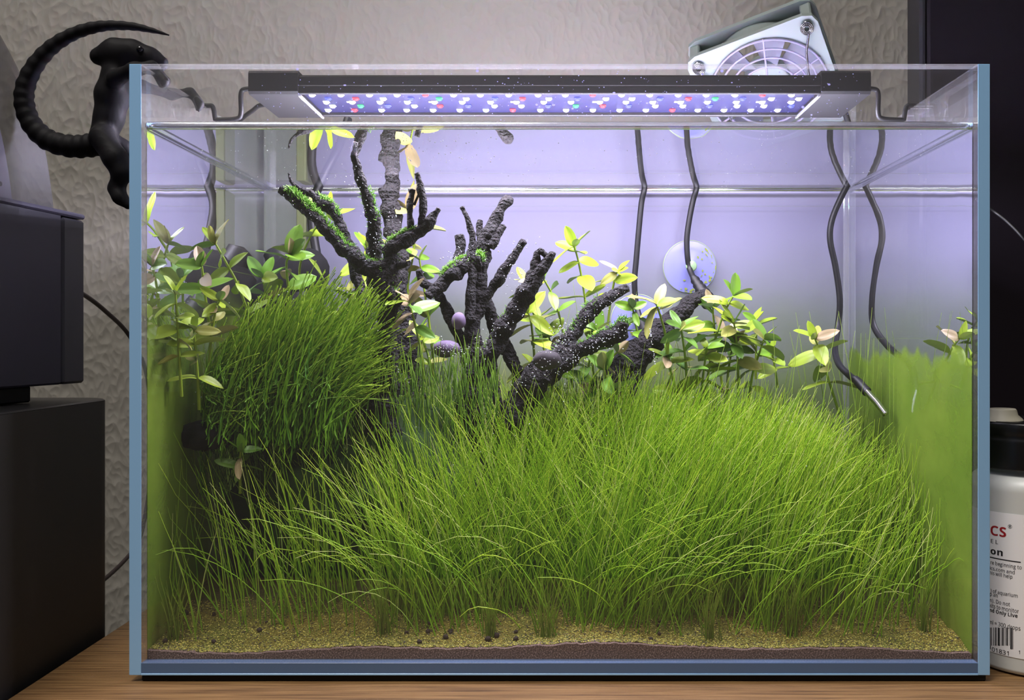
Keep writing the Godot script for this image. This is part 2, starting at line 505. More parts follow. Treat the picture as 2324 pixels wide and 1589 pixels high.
# ---------------------------------------------------------------- the LED bar
func led_bar() -> void:
	var t := thing("led_light", "long black LED bar with white, red, green and blue lights spanning the tank", "light", Vector3(0, 0.3225, -0.112))
	var o := Vector3(0, -0.3225, 0.112)
	var y0 := 0.3290
	var y1 := 0.3400
	var body := MB.new()
	# a shell open below: top plate and rims round the board
	body.box(o + Vector3(-0.170, y0 + 0.003, -0.142), o + Vector3(0.170, y1, -0.0805), 0.0015)
	body.box(o + Vector3(-0.170, y0 - 0.0006, -0.0835), o + Vector3(0.170, y0 + 0.004, -0.0808), 0.0004)
	body.box(o + Vector3(-0.170, y0 - 0.0006, -0.1415), o + Vector3(0.170, y0 + 0.004, -0.1375), 0.0004)
	part("housing", body.done(), M.black, t)
	for s in [-1.0, 1.0]:
		var cap := MB.new()
		var prof := [Vector2(-0.0805, y1 + 0.0022), Vector2(-0.079, y1 + 0.0005), Vector2(-0.079, y0 + 0.0005), Vector2(-0.0805, y0 - 0.001), Vector2(-0.142, y0 - 0.001), Vector2(-0.1435, y0 + 0.0005), Vector2(-0.1435, y1 + 0.0005), Vector2(-0.142, y1 + 0.0022)]
		var xa: float = s * 0.1585
		var xb: float = s * 0.1885
		for k in prof.size():
			var p: Vector2 = prof[k]
			var q: Vector2 = prof[(k + 1) % prof.size()]
			var out := Vector3(0, (p.y + q.y) * 0.5 - (y0 + y1) * 0.5, (p.x + q.x) * 0.5 + 0.112)
			cap.face([o + Vector3(xa, p.y, p.x), o + Vector3(xb, p.y, p.x), o + Vector3(xb, q.y, q.x), o + Vector3(xa, q.y, q.x)], out)
		for x in [xa, xb]:
			var ring := []
			for p in prof:
				ring.append(o + Vector3(x, p.y, p.x))
			cap.face(ring, Vector3(x - s * 0.1735, 0, 0))
		part("end_cap", cap.done(), M.black, t)
		var slot := MB.new()
		slot.box(o + Vector3(minf(s * 0.1575, s * 0.1590), y0 - 0.0022, -0.1400), o + Vector3(maxf(s * 0.1575, s * 0.1590), y0 - 0.0004, -0.0825), 0.0003)
		part("cover_rim", slot.done(), M.clear_plastic, t)
		# bent wire arm that stands on the rim of the side pane
		var za := -0.096
		var w := smooth([o + Vector3(s * 0.186, 0.3352, za), o + Vector3(s * 0.1955, 0.3352, za), o + Vector3(s * 0.1985, 0.3322, za), o + Vector3(s * 0.1985, 0.3190 + 0.001, za), o + Vector3(s * 0.2015, 0.3245 - 0.0078, za), o + Vector3(s * 0.2130, 0.3160, za), o + Vector3(s * 0.2145, 0.3165, za), o + Vector3(s * 0.2160, 0.3240, za), o + Vector3(s * 0.2195, 0.3248, za), o + Vector3(s * 0.2262, 0.3248, za)], 5)
		var rr := []
		rr.resize(w.size())
		rr.fill(0.0015)
		var arm := MB.new()
		arm.tube(w, rr, 10)
		part("arm", arm.done(), M.black, t)
	var board := mat(Color(0.035, 0.032, 0.115), 0.5, 0.0, 0.2)
	part("circuit_board", boxed(o + Vector3(-0.158, y0 + 0.0015, -0.1375), o + Vector3(0.158, y0 + 0.0030, -0.0835)), board, t)
	var led := MB.new()
	led.box(Vector3(-0.0020, -0.0006, -0.0020), Vector3(0.0020, 0.0001, 0.0020), 0.0003)
	var pr := []
	for k in 6:
		var a := PI * 0.5 * k / 5.0
		pr.append(Vector2(0.0019 * cos(a), -0.0006 - 0.0012 * sin(a)))
	led.lathe(pr, 12)
	var led_mesh := led.done()
	var cols := {"w": [Color(0.92, 0.95, 1.0), 1.4], "b": [Color(0.30, 0.34, 1.0), 2.4], "r": [Color(1.0, 0.22, 0.30), 2.2], "g": [Color(0.20, 1.0, 0.55), 1.6]}
	var lm := {}
	for k in cols:
		var m := mat(Color(0.9, 0.9, 0.9) if k == "w" else Color(cols[k][0].r * 0.08, cols[k][0].g * 0.06, cols[k][0].b * 0.08), 0.5, 0.0, 0.2)
		m.emission_enabled = true
		m.emission = cols[k][0]
		m.emission_energy_multiplier = cols[k][1]
		lm[k] = m
	var rows := ["wwwwrwwwwwrwwwwwrw", "brwbgwbrwbwwbrgbww", "wwwwwwwwwwwwwwwwww", "wgbwrbwwbgrbwwbwwb", "wrwwwwwrwwwwwrwwww"]
	var depth := [-0.0895, -0.0990, -0.1075, -0.1175, -0.1285]
	var shift := [0.0, 0.0075, 0.0040, 0.0065, 0.0005]
	for r in 5:
		for k in 18:
			var L := part("led", led_mesh, lm[rows[r][k]], t)
			L.position = o + Vector3(-0.1525 + 0.01735 * k + shift[r] + rng.randf_range(-0.0006, 0.0006), y0 + 0.0013, depth[r])
			var al := AreaLight3D.new()   # the light of this LED, just in front of it
			al.name = numbered("led_lamp")
			al.area_size = Vector2(0.0020, 0.0020) if rows[r][k] == "w" else Vector2(0.0009, 0.0009)
			al.light_energy = LED_ENERGY * {"w": 1.0, "b": 0.35, "r": 0.4, "g": 0.4}[rows[r][k]]
			al.light_color = {"w": Color(0.93, 0.92, 1.0), "b": Color(0.3, 0.35, 1.0), "r": Color(1.0, 0.22, 0.28), "g": Color(0.15, 1.0, 0.55)}[rows[r][k]]
			al.shadow_enabled = true
			al.position = L.position + t.position + Vector3(0, -0.0021, 0)
			al.rotation_degrees = Vector3(-90, 0, 0)
			add_child(al)
	var chips := MB.new()
	chips.col = Color(1, 1, 1)
	var chip := mat(Color(0.85, 0.85, 0.9), 0.5)
	var chip_mesh := boxed(Vector3(-0.0022, -0.0008, -0.0012), Vector3(0.0022, 0, 0.0012), 0.0002)
	for k in 6:
		var c := part("driver_chip", chip_mesh, chip, t)
		c.position = o + Vector3(-0.133 + 0.052 * k, y0 + 0.0015, -0.1075)
	var lead := MB.new()
	var lp := smooth([o + Vector3(-0.178, 0.3345, -0.142), at(598, 238, -0.150) + o, at(572, 252, -0.160) + o, at(545, 272, -0.175) + o, at(520, 292, -0.21) + o, at(500, 300, -0.24) + o, at(480, 330, -0.262) + o, at(470, 500, -0.28) + o], 6)
	var lr := []
	lr.resize(lp.size())
	lr.fill(0.0016)
	lead.tube(lp, lr, 8)
	part("power_lead", lead.done(), M.rubber, t)

# ---------------------------------------------------------------- soil, sand and stones
func ground_y(x: float, z: float) -> float:
	var back := clampf((-z - 0.008) / 0.21, 0.0, 1.0)
	var y := 0.0160 + 0.048 * pow(back, 1.35)
	y += 0.004 * wob.get_noise_2d(x * 260.0, z * 260.0) * smoothstep(0.0, 0.12, back)
	y += 0.020 * exp(-pow((x + 0.105) / 0.06, 2.0) - pow((z + 0.125) / 0.05, 2.0))
	y += 0.012 * exp(-pow((x - 0.02) / 0.08, 2.0) - pow((z + 0.14) / 0.05, 2.0))
	return y + front_wave(x) * (1.0 - smoothstep(0.0, 0.1, back))

func front_wave(x: float) -> float:   # how high soil and sand lie along the front glass
	return 0.0012 * sin(x * 21.0 + 1.2) + 0.0010 * sin(x * 47.0 + 0.4) + 0.0008 * wob.get_noise_1d(x * 900.0) - 0.0018 * smoothstep(0.12, 0.21, absf(x - 0.02))

func ground() -> void:
	var s := MB.new()
	var nx := 180
	var nz := 60
	for k in nz + 1:
		for j in nx + 1:
			var x := lerpf(-XI + 0.0006, XI - 0.0006, float(j) / nx)
			var z := lerpf(-0.0085, ZB + 0.0006, pow(float(k) / nz, 1.3))
			var y := ground_y(x, z) + 0.0007 * wob.get_noise_3d(x * 2500.0, 0, z * 2500.0)
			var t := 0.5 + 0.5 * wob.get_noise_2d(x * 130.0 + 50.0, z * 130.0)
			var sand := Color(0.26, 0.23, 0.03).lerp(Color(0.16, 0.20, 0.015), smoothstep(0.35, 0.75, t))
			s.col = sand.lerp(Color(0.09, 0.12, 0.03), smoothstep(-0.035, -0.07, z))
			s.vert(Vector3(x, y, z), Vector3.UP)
	for k in nz:
		for j in nx:
			var a := k * (nx + 1) + j
			s.tri(a, a + 1, a + nx + 2)
			s.tri(a, a + nx + 2, a + nx + 1)
	s.soften()
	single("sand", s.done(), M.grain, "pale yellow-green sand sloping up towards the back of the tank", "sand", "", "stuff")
	var d := MB.new()
	nx = 240
	for j in nx:
		var x0 := lerpf(-XI + 0.0005, XI - 0.0005, float(j) / nx)
		var x1 := lerpf(-XI + 0.0005, XI - 0.0005, float(j + 1) / nx)
		var h0 := 0.0158 + front_wave(x0) + 0.0005 * wob.get_noise_1d(x0 * 4000.0)
		var h1 := 0.0158 + front_wave(x1) + 0.0005 * wob.get_noise_1d(x1 * 4000.0)
		d.face([Vector3(x0, YB, -0.0064), Vector3(x1, YB, -0.0064), Vector3(x1, h1, -0.0064), Vector3(x0, h0, -0.0064)], Vector3(0, 0, 1))
		d.face([Vector3(x0, h0, -0.0064), Vector3(x1, h1, -0.0064), Vector3(x1, h1 + 0.0004, -0.0115), Vector3(x0, h0 + 0.0004, -0.0115)], Vector3.UP)
	single("soil", d.done(), M.soil, "dark brown soil layer pressed against the bottom of the front glass", "soil", "", "stuff")
	# loose grains that catch the light on the front slope
	var g := MB.new()
	for k in [[Vector3(1, 0, 0), Vector3(0, 0, 1)], [Vector3(0, 0, 1), Vector3(-1, 0, 0)], [Vector3(-1, 0, 0), Vector3(0, 0, -1)], [Vector3(0, 0, -1), Vector3(1, 0, 0)]]:
		for up in [Vector3(0, 0.8, 0), Vector3(0, -0.8, 0)]:
			g.face([k[0], k[1], up], k[0] + k[1] + up)
	var mm := MultiMesh.new()
	mm.transform_format = MultiMesh.TRANSFORM_3D
	mm.use_colors = true
	mm.mesh = g.done()
	mm.instance_count = 26000
	for k in mm.instance_count:
		var z := -0.0088 - 0.055 * pow(rng.randf(), 1.6)
		var x := rng.randf_range(-XI + 0.001, XI - 0.001)
		var r := rng.randf_range(0.00028, 0.00066)
		var b := Basis.from_euler(Vector3(rng.randf() * TAU, rng.randf() * TAU, 0)).scaled(Vector3(r, r * 0.8, r))
		mm.set_instance_transform(k, Transform3D(b, Vector3(x, ground_y(x, z) + r * 0.3, z)))
		var c := Color(0.42, 0.37, 0.07) if rng.randf() < 0.5 else Color(0.20, 0.22, 0.03) if rng.randf() < 0.65 else Color(0.05, 0.045, 0.025)
		mm.set_instance_color(k, c * rng.randf_range(0.5, 1.35))
	var gi := MultiMeshInstance3D.new()
	gi.name = "sand_grains"
	gi.multimesh = mm
	gi.material_override = M.grains
	add_child(gi)
	tag(gi, "loose coarse sand grains scattered over the front slope", "sand", "", "stuff")
	var pm := mat(Color(0.13, 0.10, 0.085), 0.85)
	var ball := MB.new()
	ball.ball(Vector3.ZERO, Vector3(1, 0.8, 1), 12, wob, 0.0)
	var bm := ball.done()
	for k in 30:
		var px: float = [350, 395, 480, 600, 930, 945, 965, 1000, 1028, 1118, 1158, 1475, 1487, 1510, 1450][k % 15] + rng.randf_range(-14, 14)
		var z := rng.randf_range(-0.012, -0.045)
		var x := clampf((px - VX) * (EYE.z - z) / F, -0.213, 0.213)
		var r := rng.randf_range(0.0009, 0.0019)
		var o := single("soil_pellet", bm, pm, "small dark brown soil pellet lying on the front sand", "pellet", "dark soil pellets on the front sand")
		o.position = Vector3(x, ground_y(x, z) + r * 0.5, z)
		o.scale = Vector3(r, r, r)
		o.rotation = Vector3(rng.randf() * 3, rng.randf() * 3, 0)

# ---------------------------------------------------------------- hairgrass
func blade(m: MB, p: Vector3, len: float, az: float, a0: float, bend: float, r: float, c0: Color, c1: Color, seg := 7) -> void:
	var pts := []
	var rad := []
	var tint := []
	var a := a0
	var side := rng.randf_range(-0.25, 0.25)
	for k in seg + 1:
		var t := float(k) / seg
		pts.append(p)
		rad.append(r * (1.0 - 0.75 * t * t))
		tint.append(c0.lerp(c1, t))
		var d := Vector3(sin(a) * cos(az), cos(a), sin(a) * sin(az))
		p += d * (len / seg)
		p.y = maxf(p.y, 0.016)
		if absf(p.x) > XI - 0.002:
			p.x = signf(p.x) * (XI - 0.002)
		p.z = clampf(p.z, ZB + 0.002, -0.0075)
		a += bend / seg * (0.5 + t)
		az += side / seg
	m.tube(pts, rad, 3, false, null, 0.0, tint)

func hairgrass() -> void:
	var m := MB.new()
	var count := 0
	while count < 8200:
		var x := rng.randf_range(-XI + 0.008, XI - 0.008)
		var z := lerpf(-0.019, -0.198, pow(rng.randf(), 0.85))
		var dens := 1.0
		if x < -0.10:
			dens = 0.32
		if x < -0.03 and z < -0.075:
			dens *= 0.25
		if x > 0.17:
			dens *= 0.5
		if x < -0.15 and z < -0.045:
			dens *= 0.35
		if z > -0.045:
			dens *= 0.5 * smoothstep(-0.012, -0.04, z) + 0.05
		dens *= clampf(0.75 + 1.1 * wob.get_noise_2d(x * 160.0, z * 160.0), 0.15, 1.0)
		if rng.randf() > dens:
			continue
		count += 1
		var h := 0.060 + 0.040 * rng.randf() + 0.030 * smoothstep(-0.03, -0.09, z)
		h *= 1.0 - 0.25 * smoothstep(-0.09, -0.19, z)
		h *= 1.0 - 0.45 * smoothstep(0.11, 0.19, x) * (0.4 + 0.6 * rng.randf())
		var lean := clampf((x + 0.01) / 0.10, -1.0, 1.0)
		var az := 0.0 if rng.randf() < 0.5 + 0.42 * lean else PI
		az += rng.randf_range(-1.15, 1.15)
		var a0 := absf(rng.randfn(0.10, 0.2))
		var bend := absf(rng.randfn(0.42, 0.32))
		if z > -0.06 and rng.randf() < 0.30:
			bend += rng.randf_range(0.4, 1.3)
			a0 += 0.25
		var shade := rng.randf()
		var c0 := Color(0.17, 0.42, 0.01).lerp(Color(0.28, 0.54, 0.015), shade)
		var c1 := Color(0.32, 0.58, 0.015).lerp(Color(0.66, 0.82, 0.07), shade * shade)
		if rng.randf() < 0.10:
			c1 = Color(0.80, 0.86, 0.28)
		blade(m, Vector3(x, ground_y(x, z) - 0.001, z), h, az, a0, bend, rng.randf_range(0.00030, 0.00050), c0, c1)
	for k in 46:   # long single blades that stand above the rest at the back
		var z := rng.randf_range(-0.09, -0.19)
		var px := rng.randf_range(1560, 2080) if k % 3 else rng.randf_range(880, 1560)
		var x := clampf((px - VX) * (EYE.z - z) / F, -0.2, 0.208)
		blade(m, Vector3(x, ground_y(x, z), z), rng.randf_range(0.115, 0.165), PI if rng.randf() < 0.4 else 0.0, rng.randf_range(0.0, 0.16), rng.randf_range(0.05, 0.22), 0.00042, Color(0.12, 0.31, 0.01), Color(0.42, 0.60, 0.08), 9)
	single("hairgrass", m.done(), M.green, "dense carpet of long thin yellow-green hairgrass filling the lower half of the tank", "grass", "", "stuff")
	# lone tufts in front of the carpet, on the sand
	var spots := [[398, -0.020, "leftmost of the small grass tufts on the front sand"], [870, -0.022, "small grass tuft on the front sand below the mossy tree"], [1110, -0.020, "small grass tuft on the front sand beside two dark pellets"], [1240, -0.021, "small grass tuft on the front sand under the tall stem plant"], [1610, -0.018, "dense short grass tuft at the foot of the right grass"], [1795, -0.024, "thin grass tuft on the front sand below the temperature probe"], [2095, -0.030, "rightmost of the small grass tufts on the front sand"]]
	for sp in spots:
		var z: float = sp[1]
		var x: float = (sp[0] - VX) * (EYE.z - z) / F
		var t := thing("grass_tuft", sp[2], "grass", Vector3(x, ground_y(x, z) - 0.001, z), "grass tufts on the front sand")
		var b := MB.new()
		for k in 26:
			var keep := rng.randf()
			blade(b, Vector3(rng.randfn(0, 0.0022) + x, ground_y(x, z) - 0.001, rng.randfn(0, 0.0015) + z), rng.randf_range(0.018, 0.045), rng.randf() * TAU, 0.15, rng.randf_range(0.1, 0.7), 0.0003, Color(0.12, 0.24, 0.015), Color(0.33, 0.46, 0.05), 5)
		for k in b.v.size():
			b.v[k] -= t.position
		part("blade", b.done(), M.green, t).set_meta("kind", "stuff")

func moss_plume() -> void:
	var m := MB.new()
	for k in 2900:
		var t := rng.randf()
		var px := lerpf(490, 850, t)
		var z := depth_inside(px - 40.0, rng.randf_range(-0.062, -0.125)) + rng.randf_range(0.0, 0.010)
		var top := 632.0 + 60.0 * pow(absf(t - 0.62) / 0.5, 2.0) + pow(rng.randf(), 0.9) * 260.0 + 22.0 * sin(t * 19.0) - (55.0 * rng.randf() if rng.randf() < 0.05 else 0.0)
		var tip := at(px + 42 + rng.randfn(0, 24), top, z)
		var root := at(lerpf(515, 790, t) - 30.0 + rng.randf_range(-34, 34), rng.randf_range(840, 1010) + 70.0 * rng.randf() * rng.randf(), z + rng.randf_range(-0.004, 0.012))
		var mid := root.lerp(tip, 0.5) + Vector3(-0.006 - 0.006 * t + rng.randfn(0, 0.005), 0.004 + rng.randfn(0, 0.003), rng.randf_range(-0.006, 0.006))
		var pts := []
		var rad := []
		var tint := []
		var shade := rng.randf()
		var n := 15
		for j in n + 1:
			var s := float(j) / n
			pts.append(root.lerp(mid, s).lerp(mid.lerp(tip, s), s) + Vector3(rng.randf_range(-0.0004, 0.0004), 0, rng.randf_range(-0.0004, 0.0004)))
			rad.append((0.00072 if j % 2 else 0.00026) * (1.0 - 0.45 * s))
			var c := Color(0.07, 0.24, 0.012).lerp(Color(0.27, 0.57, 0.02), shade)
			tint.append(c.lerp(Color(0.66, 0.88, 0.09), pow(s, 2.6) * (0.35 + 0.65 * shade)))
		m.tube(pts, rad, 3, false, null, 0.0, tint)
	# low fuzz round the foot of the driftwood
	for k in 1100:
		var px := rng.randf_range(480, 1130)
		var z := rng.randf_range(-0.07, -0.12)
		var p := at(px, rng.randf_range(840, 990), z)
		blade(m, p, rng.randf_range(0.008, 0.028), rng.randf() * TAU, 0.1, rng.randf_range(0.1, 0.6), 0.0004, Color(0.08, 0.21, 0.015), Color(0.32, 0.55, 0.05), 5)
	for k in 700:   # and over the mound to the left
		var px := rng.randf_range(455, 780)
		var p := at(px, rng.randf_range(940, 1130), depth_inside(px, rng.randf_range(-0.075, -0.11)) + rng.randf_range(0.0, 0.010))
		blade(m, p, rng.randf_range(0.008, 0.024), rng.randf() * TAU, 0.2, rng.randf_range(0.1, 0.7), 0.0004, Color(0.05, 0.15, 0.012), Color(0.22, 0.44, 0.05), 5)
	single("willow_moss", m.done(), M.green, "tall feathery plume of dark green moss stems sweeping up left of the driftwood", "moss", "", "stuff")
	var st := mat(Color(0.06, 0.065, 0.06), 0.8)
	var sb := MB.new()
	sb.ball(Vector3.ZERO, Vector3(0.0175, 0.0085, 0.012), 32, wob, 0.35)
	sb.soften()
	var so := single("stone", sb.done(), st, "flat black stone lying in the green at the lower left", "stone")
	so.position = at(470, 990, -0.060)
	sb = MB.new()
	sb.ball(Vector3.ZERO, Vector3(0.080, 0.066, 0.050), 40, wob, 0.3)
	sb.soften()
	var mound := single("moss_mound", sb.done(), mat(Color(0.17, 0.28, 0.07), 0.9), "dark mossy stone mound carrying the driftwood and the moss plume", "stone")
	mound.position = Vector3(-0.128, 0.078, -0.118)

# ---------------------------------------------------------------- driftwood
func limb(m: MB, z0: float, z1: float, pts: Array, scale_r := 1.0) -> Array:
	var q := []
	for k in pts.size():
		var t := float(k) / maxf(1.0, pts.size() - 1)
		var z := lerpf(z0, z1, t)
		var p := at(pts[k][0], pts[k][1], z)
		q.append(Vector4(p.x, p.y, p.z, size_at(pts[k][2], z) * scale_r))
	var s := smooth(q, 12)
	var path := []
	var rad := []
	for k in s.size():
		var v: Vector4 = s[k]
		var jit := Vector3(wob.get_noise_3d(v.x * 900, v.y * 900, 7), 0, wob.get_noise_3d(v.x * 900, 9, v.y * 900)) * v.w * 0.45
		path.append(Vector3(v.x, v.y, v.z) + jit)
		rad.append(maxf(v.w * (1.0 + 0.15 * wob.get_noise_3d(v.x * 1500, v.y * 1500, v.z * 1500)), 0.0004))
	var from := m.v.size()
	m.tube(path, rad, 18, true, wob, 0.55)
	return path

func wood(label: String, z: float, limbs: Array) -> void:
	var foot: Array = limbs[0][2][0]
	var o := at(foot[0], foot[1], z)
	var t := thing("driftwood", label, "driftwood", o, "dark driftwood in the tank")
	for k in limbs.size():
		var L: Array = limbs[k]
		var m := MB.new()
		var path := limb(m, L[0], L[1], L[2])
		for j in m.v.size():
			m.v[j] -= o
		m.soften()
		part("trunk" if k == 0 else "branch", m.done(), M.wood, t)
		if L.size() > 3:
			fuzz2(path, L[3], size_at(L[2][L[2].size() / 2][2], z), t, o)

func fuzz2(path: Array, spec: Array, r: float, t: Node, o: Vector3) -> void:
	var m := MB.new()
	for k in int(spec[2]):
		var f := rng.randf_range(spec[0], spec[1]) * (path.size() - 1.001)
		var p: Vector3 = path[int(f)].lerp(path[int(f) + 1], f - int(f))
		var a := rng.randfn(0, 0.9)
		p += Vector3(sin(a), cos(a), rng.randfn(0.2, 0.5)).normalized() * r * 0.85
		var keep := p
		var len := rng.randf_range(0.0016, 0.0044)
		var d := Vector3(rng.randfn(0, 0.6), 1.0, rng.randfn(0, 0.6)).normalized()
		m.tube([p - o, p + d * len * 0.5 - o, p + (d + Vector3(rng.randfn(0, 0.3), -0.2, 0)).normalized() * len - o], [0.00035, 0.0003, 0.00012], 3, false, null, 0.0, [Color(0.07, 0.20, 0.02), Color(0.14, 0.36, 0.03), Color(0.28, 0.55, 0.07)])
	part("moss", m.done(), M.green, t).set_meta("kind", "stuff")

func all_wood() -> void:
	wood("thick forked driftwood tree with green moss in its fork, in front of all the wood", -0.088, [
		[-0.088, -0.088, [[866, 1000, 40], [872, 880, 29], [876, 800, 25], [880, 720, 23], [880, 660, 21], [878, 632, 19]], [0.2, 1.0, 900]],
		[-0.088, -0.085, [[878, 660, 20], [850, 615, 20], [815, 594, 19], [770, 553, 17], [725, 505, 15], [690, 470, 13], [655, 440, 11], [638, 428, 11]], [0.05, 0.85, 2600]],
		[-0.088, -0.085, [[884, 650, 20], [886, 590, 19], [893, 562, 19], [920, 545, 17], [950, 526, 15], [975, 502, 12], [996, 474, 6]], [0.0, 0.6, 900]],
		[-0.086, -0.086, [[932, 535, 10], [932, 505, 9], [931, 470, 8], [935, 430, 7]]],
		[-0.086, -0.086, [[955, 520, 9], [959, 470, 9], [955, 430, 8], [947, 393, 6]]],
		[-0.086, -0.084, [[940, 465, 4], [945, 452, 3], [950, 440, 2]]],
		[-0.087, -0.080, [[895, 605, 9], [915, 602, 7], [928, 598, 6]]]])
	wood("slim crooked driftwood limb crossing behind the forked tree, twigs at its upper left tip", -0.105, [
		[-0.105, -0.105, [[855, 960, 26], [848, 840, 21], [838, 760, 16], [830, 700, 14], [814, 645, 13], [804, 600, 12], [790, 550, 12], [768, 500, 11], [752, 472, 14], [735, 463, 14], [715, 446, 10]], [0.7, 0.95, 260]],
		[-0.105, -0.105, [[720, 450, 9], [700, 435, 7], [680, 427, 5], [662, 412, 3], [655, 393, 2]]],
		[-0.105, -0.107, [[700, 440, 5], [680, 434, 4], [658, 410, 2]]]])
	wood("upright mossy driftwood limb whose tip breaks the water surface", -0.125, [
		[-0.125, -0.0838, [[852, 700, 22], [851, 600, 18], [850, 560, 18], [847, 510, 15], [834, 455, 13], [816, 400, 11], [803, 352, 9], [806, 325, 8]], [0.0, 0.6, 1800]]])
	wood("straight pale driftwood post behind the forked tree, reaching the water surface", -0.17, [
		[-0.150, -0.160, [[940, 960, 30], [930, 860, 28], [922, 740, 25], [908, 660, 21], [902, 580, 22], [886, 480, 21], [882, 440, 19], [888, 402, 15], [890, 380, 13]]]])
	wood("branched driftwood stump in the middle of the tank with many short arms", -0.125, [
		[-0.125, -0.135, [[1085, 1000, 45], [1080, 880, 30], [1075, 830, 24], [1071, 760, 20], [1083, 690, 17], [1090, 620, 17], [1096, 570, 18], [1110, 525, 17], [1133, 482, 13], [1155, 447, 11]]],
		[-0.130, -0.132, [[1112, 560, 12], [1128, 535, 10], [1143, 512, 9]]],
		[-0.122, -0.118, [[1066, 730, 11], [1070, 620, 10], [1071, 545, 8], [1064, 508, 7], [1047, 470, 5]]],
		[-0.138, -0.14, [[1092, 570, 8], [1088, 530, 7], [1090, 500, 6]]],
		[-0.130, -0.132, [[1048, 620, 16], [1044, 575, 13], [1043, 535, 11]]],
		[-0.125, -0.115, [[1090, 590, 20], [1045, 608, 20], [1005, 642, 17], [970, 672, 10]], [0.0, 0.6, 1500]],
		[-0.130, -0.122, [[1050, 780, 15], [1020, 715, 12], [988, 662, 10], [960, 640, 9], [948, 613, 7]]],
		[-0.130, -0.120, [[1082, 710, 14], [1118, 652, 12], [1142, 618, 12], [1166, 580, 10], [1190, 547, 8]]],
		[-0.135, -0.135, [[1100, 680, 17], [1122, 740, 15], [1152, 795, 16], [1170, 840, 15], [1178, 930, 15]]],
		[-0.125, -0.125, [[1118, 790, 8], [1125, 850, 7], [1130, 930, 12]]]])
	wood("thick ragged driftwood limb leaning right with a looped end", -0.108, [
		[-0.112, -0.100, [[1060, 960, 34], [1088, 840, 27], [1130, 772, 20], [1165, 712, 21], [1200, 656, 22], [1232, 612, 15], [1254, 574, 9]], [0.25, 0.5, 120]],
		[-0.102, -0.102, [[1205, 640, 15], [1214, 605, 11], [1219, 576, 10], [1230, 572, 9], [1244, 585, 9]]]])
	wood("low driftwood limb pointing right, upper of the two bubble-covered ones", -0.120, [
		[-0.120, -0.130, [[1170, 940, 30], [1200, 870, 27], [1236, 832, 24], [1290, 770, 18], [1330, 720, 16], [1372, 682, 14], [1425, 653, 10]], [0.3, 0.8, 200]]])
	wood("low driftwood limb pointing right with a thick knobbed end, lower of the two bubble-covered ones", -0.105, [
		[-0.110, -0.108, [[1150, 960, 32], [1215, 868, 30], [1288, 818, 21], [1340, 782, 18], [1390, 760, 22], [1414, 734, 15]], [0.5, 1.0, 250]]])
	wood("black ragged driftwood wedge at the right under the suction cup", -0.165, [
		[-0.160, -0.172, [[1380, 900, 44], [1436, 818, 36], [1482, 765, 29], [1530, 722, 21], [1572, 682, 16], [1605, 664, 10]], [0.0, 0.25, 300]]])

# ---------------------------------------------------------------- stem plants
func leaf_mesh(width: float, fold: float, droop: float, wave: float) -> ArrayMesh:   # unit long, along +x, upper side +y
	var m := MB.new()
	var nu := 9
	var nv := 6
	for side in [1.0, -1.0]:
		var first := m.v.size()
		for k in nu + 1:
			var t := float(k) / nu
			var w := width * pow(4.0 * t * (1.0 - t), 0.62) * (1.12 - 0.25 * t) + 0.010
			for j in nv + 1:
				var s := 2.0 * j / nv - 1.0
				var y: float = -droop * t * t + fold * absf(s) * w + wave * sin(t * 7.0 + s) * 0.03 + side * 0.008 * (1.0 - s * s) - 0.015 * (1.0 - absf(s)) * float(absf(s) < 0.1)
				m.vert(Vector3(t, y, s * w), Vector3(0, side, 0), Vector2(t, s * 0.5 + 0.5))
		for k in nu:
			for j in nv:
				var a := first + k * (nv + 1) + j
				m.tri(a, a + 1, a + nv + 2)
				m.tri(a, a + nv + 2, a + nv + 1)
	m.soften()
	return m.done()

var leaves := []
var leaf_mats := []

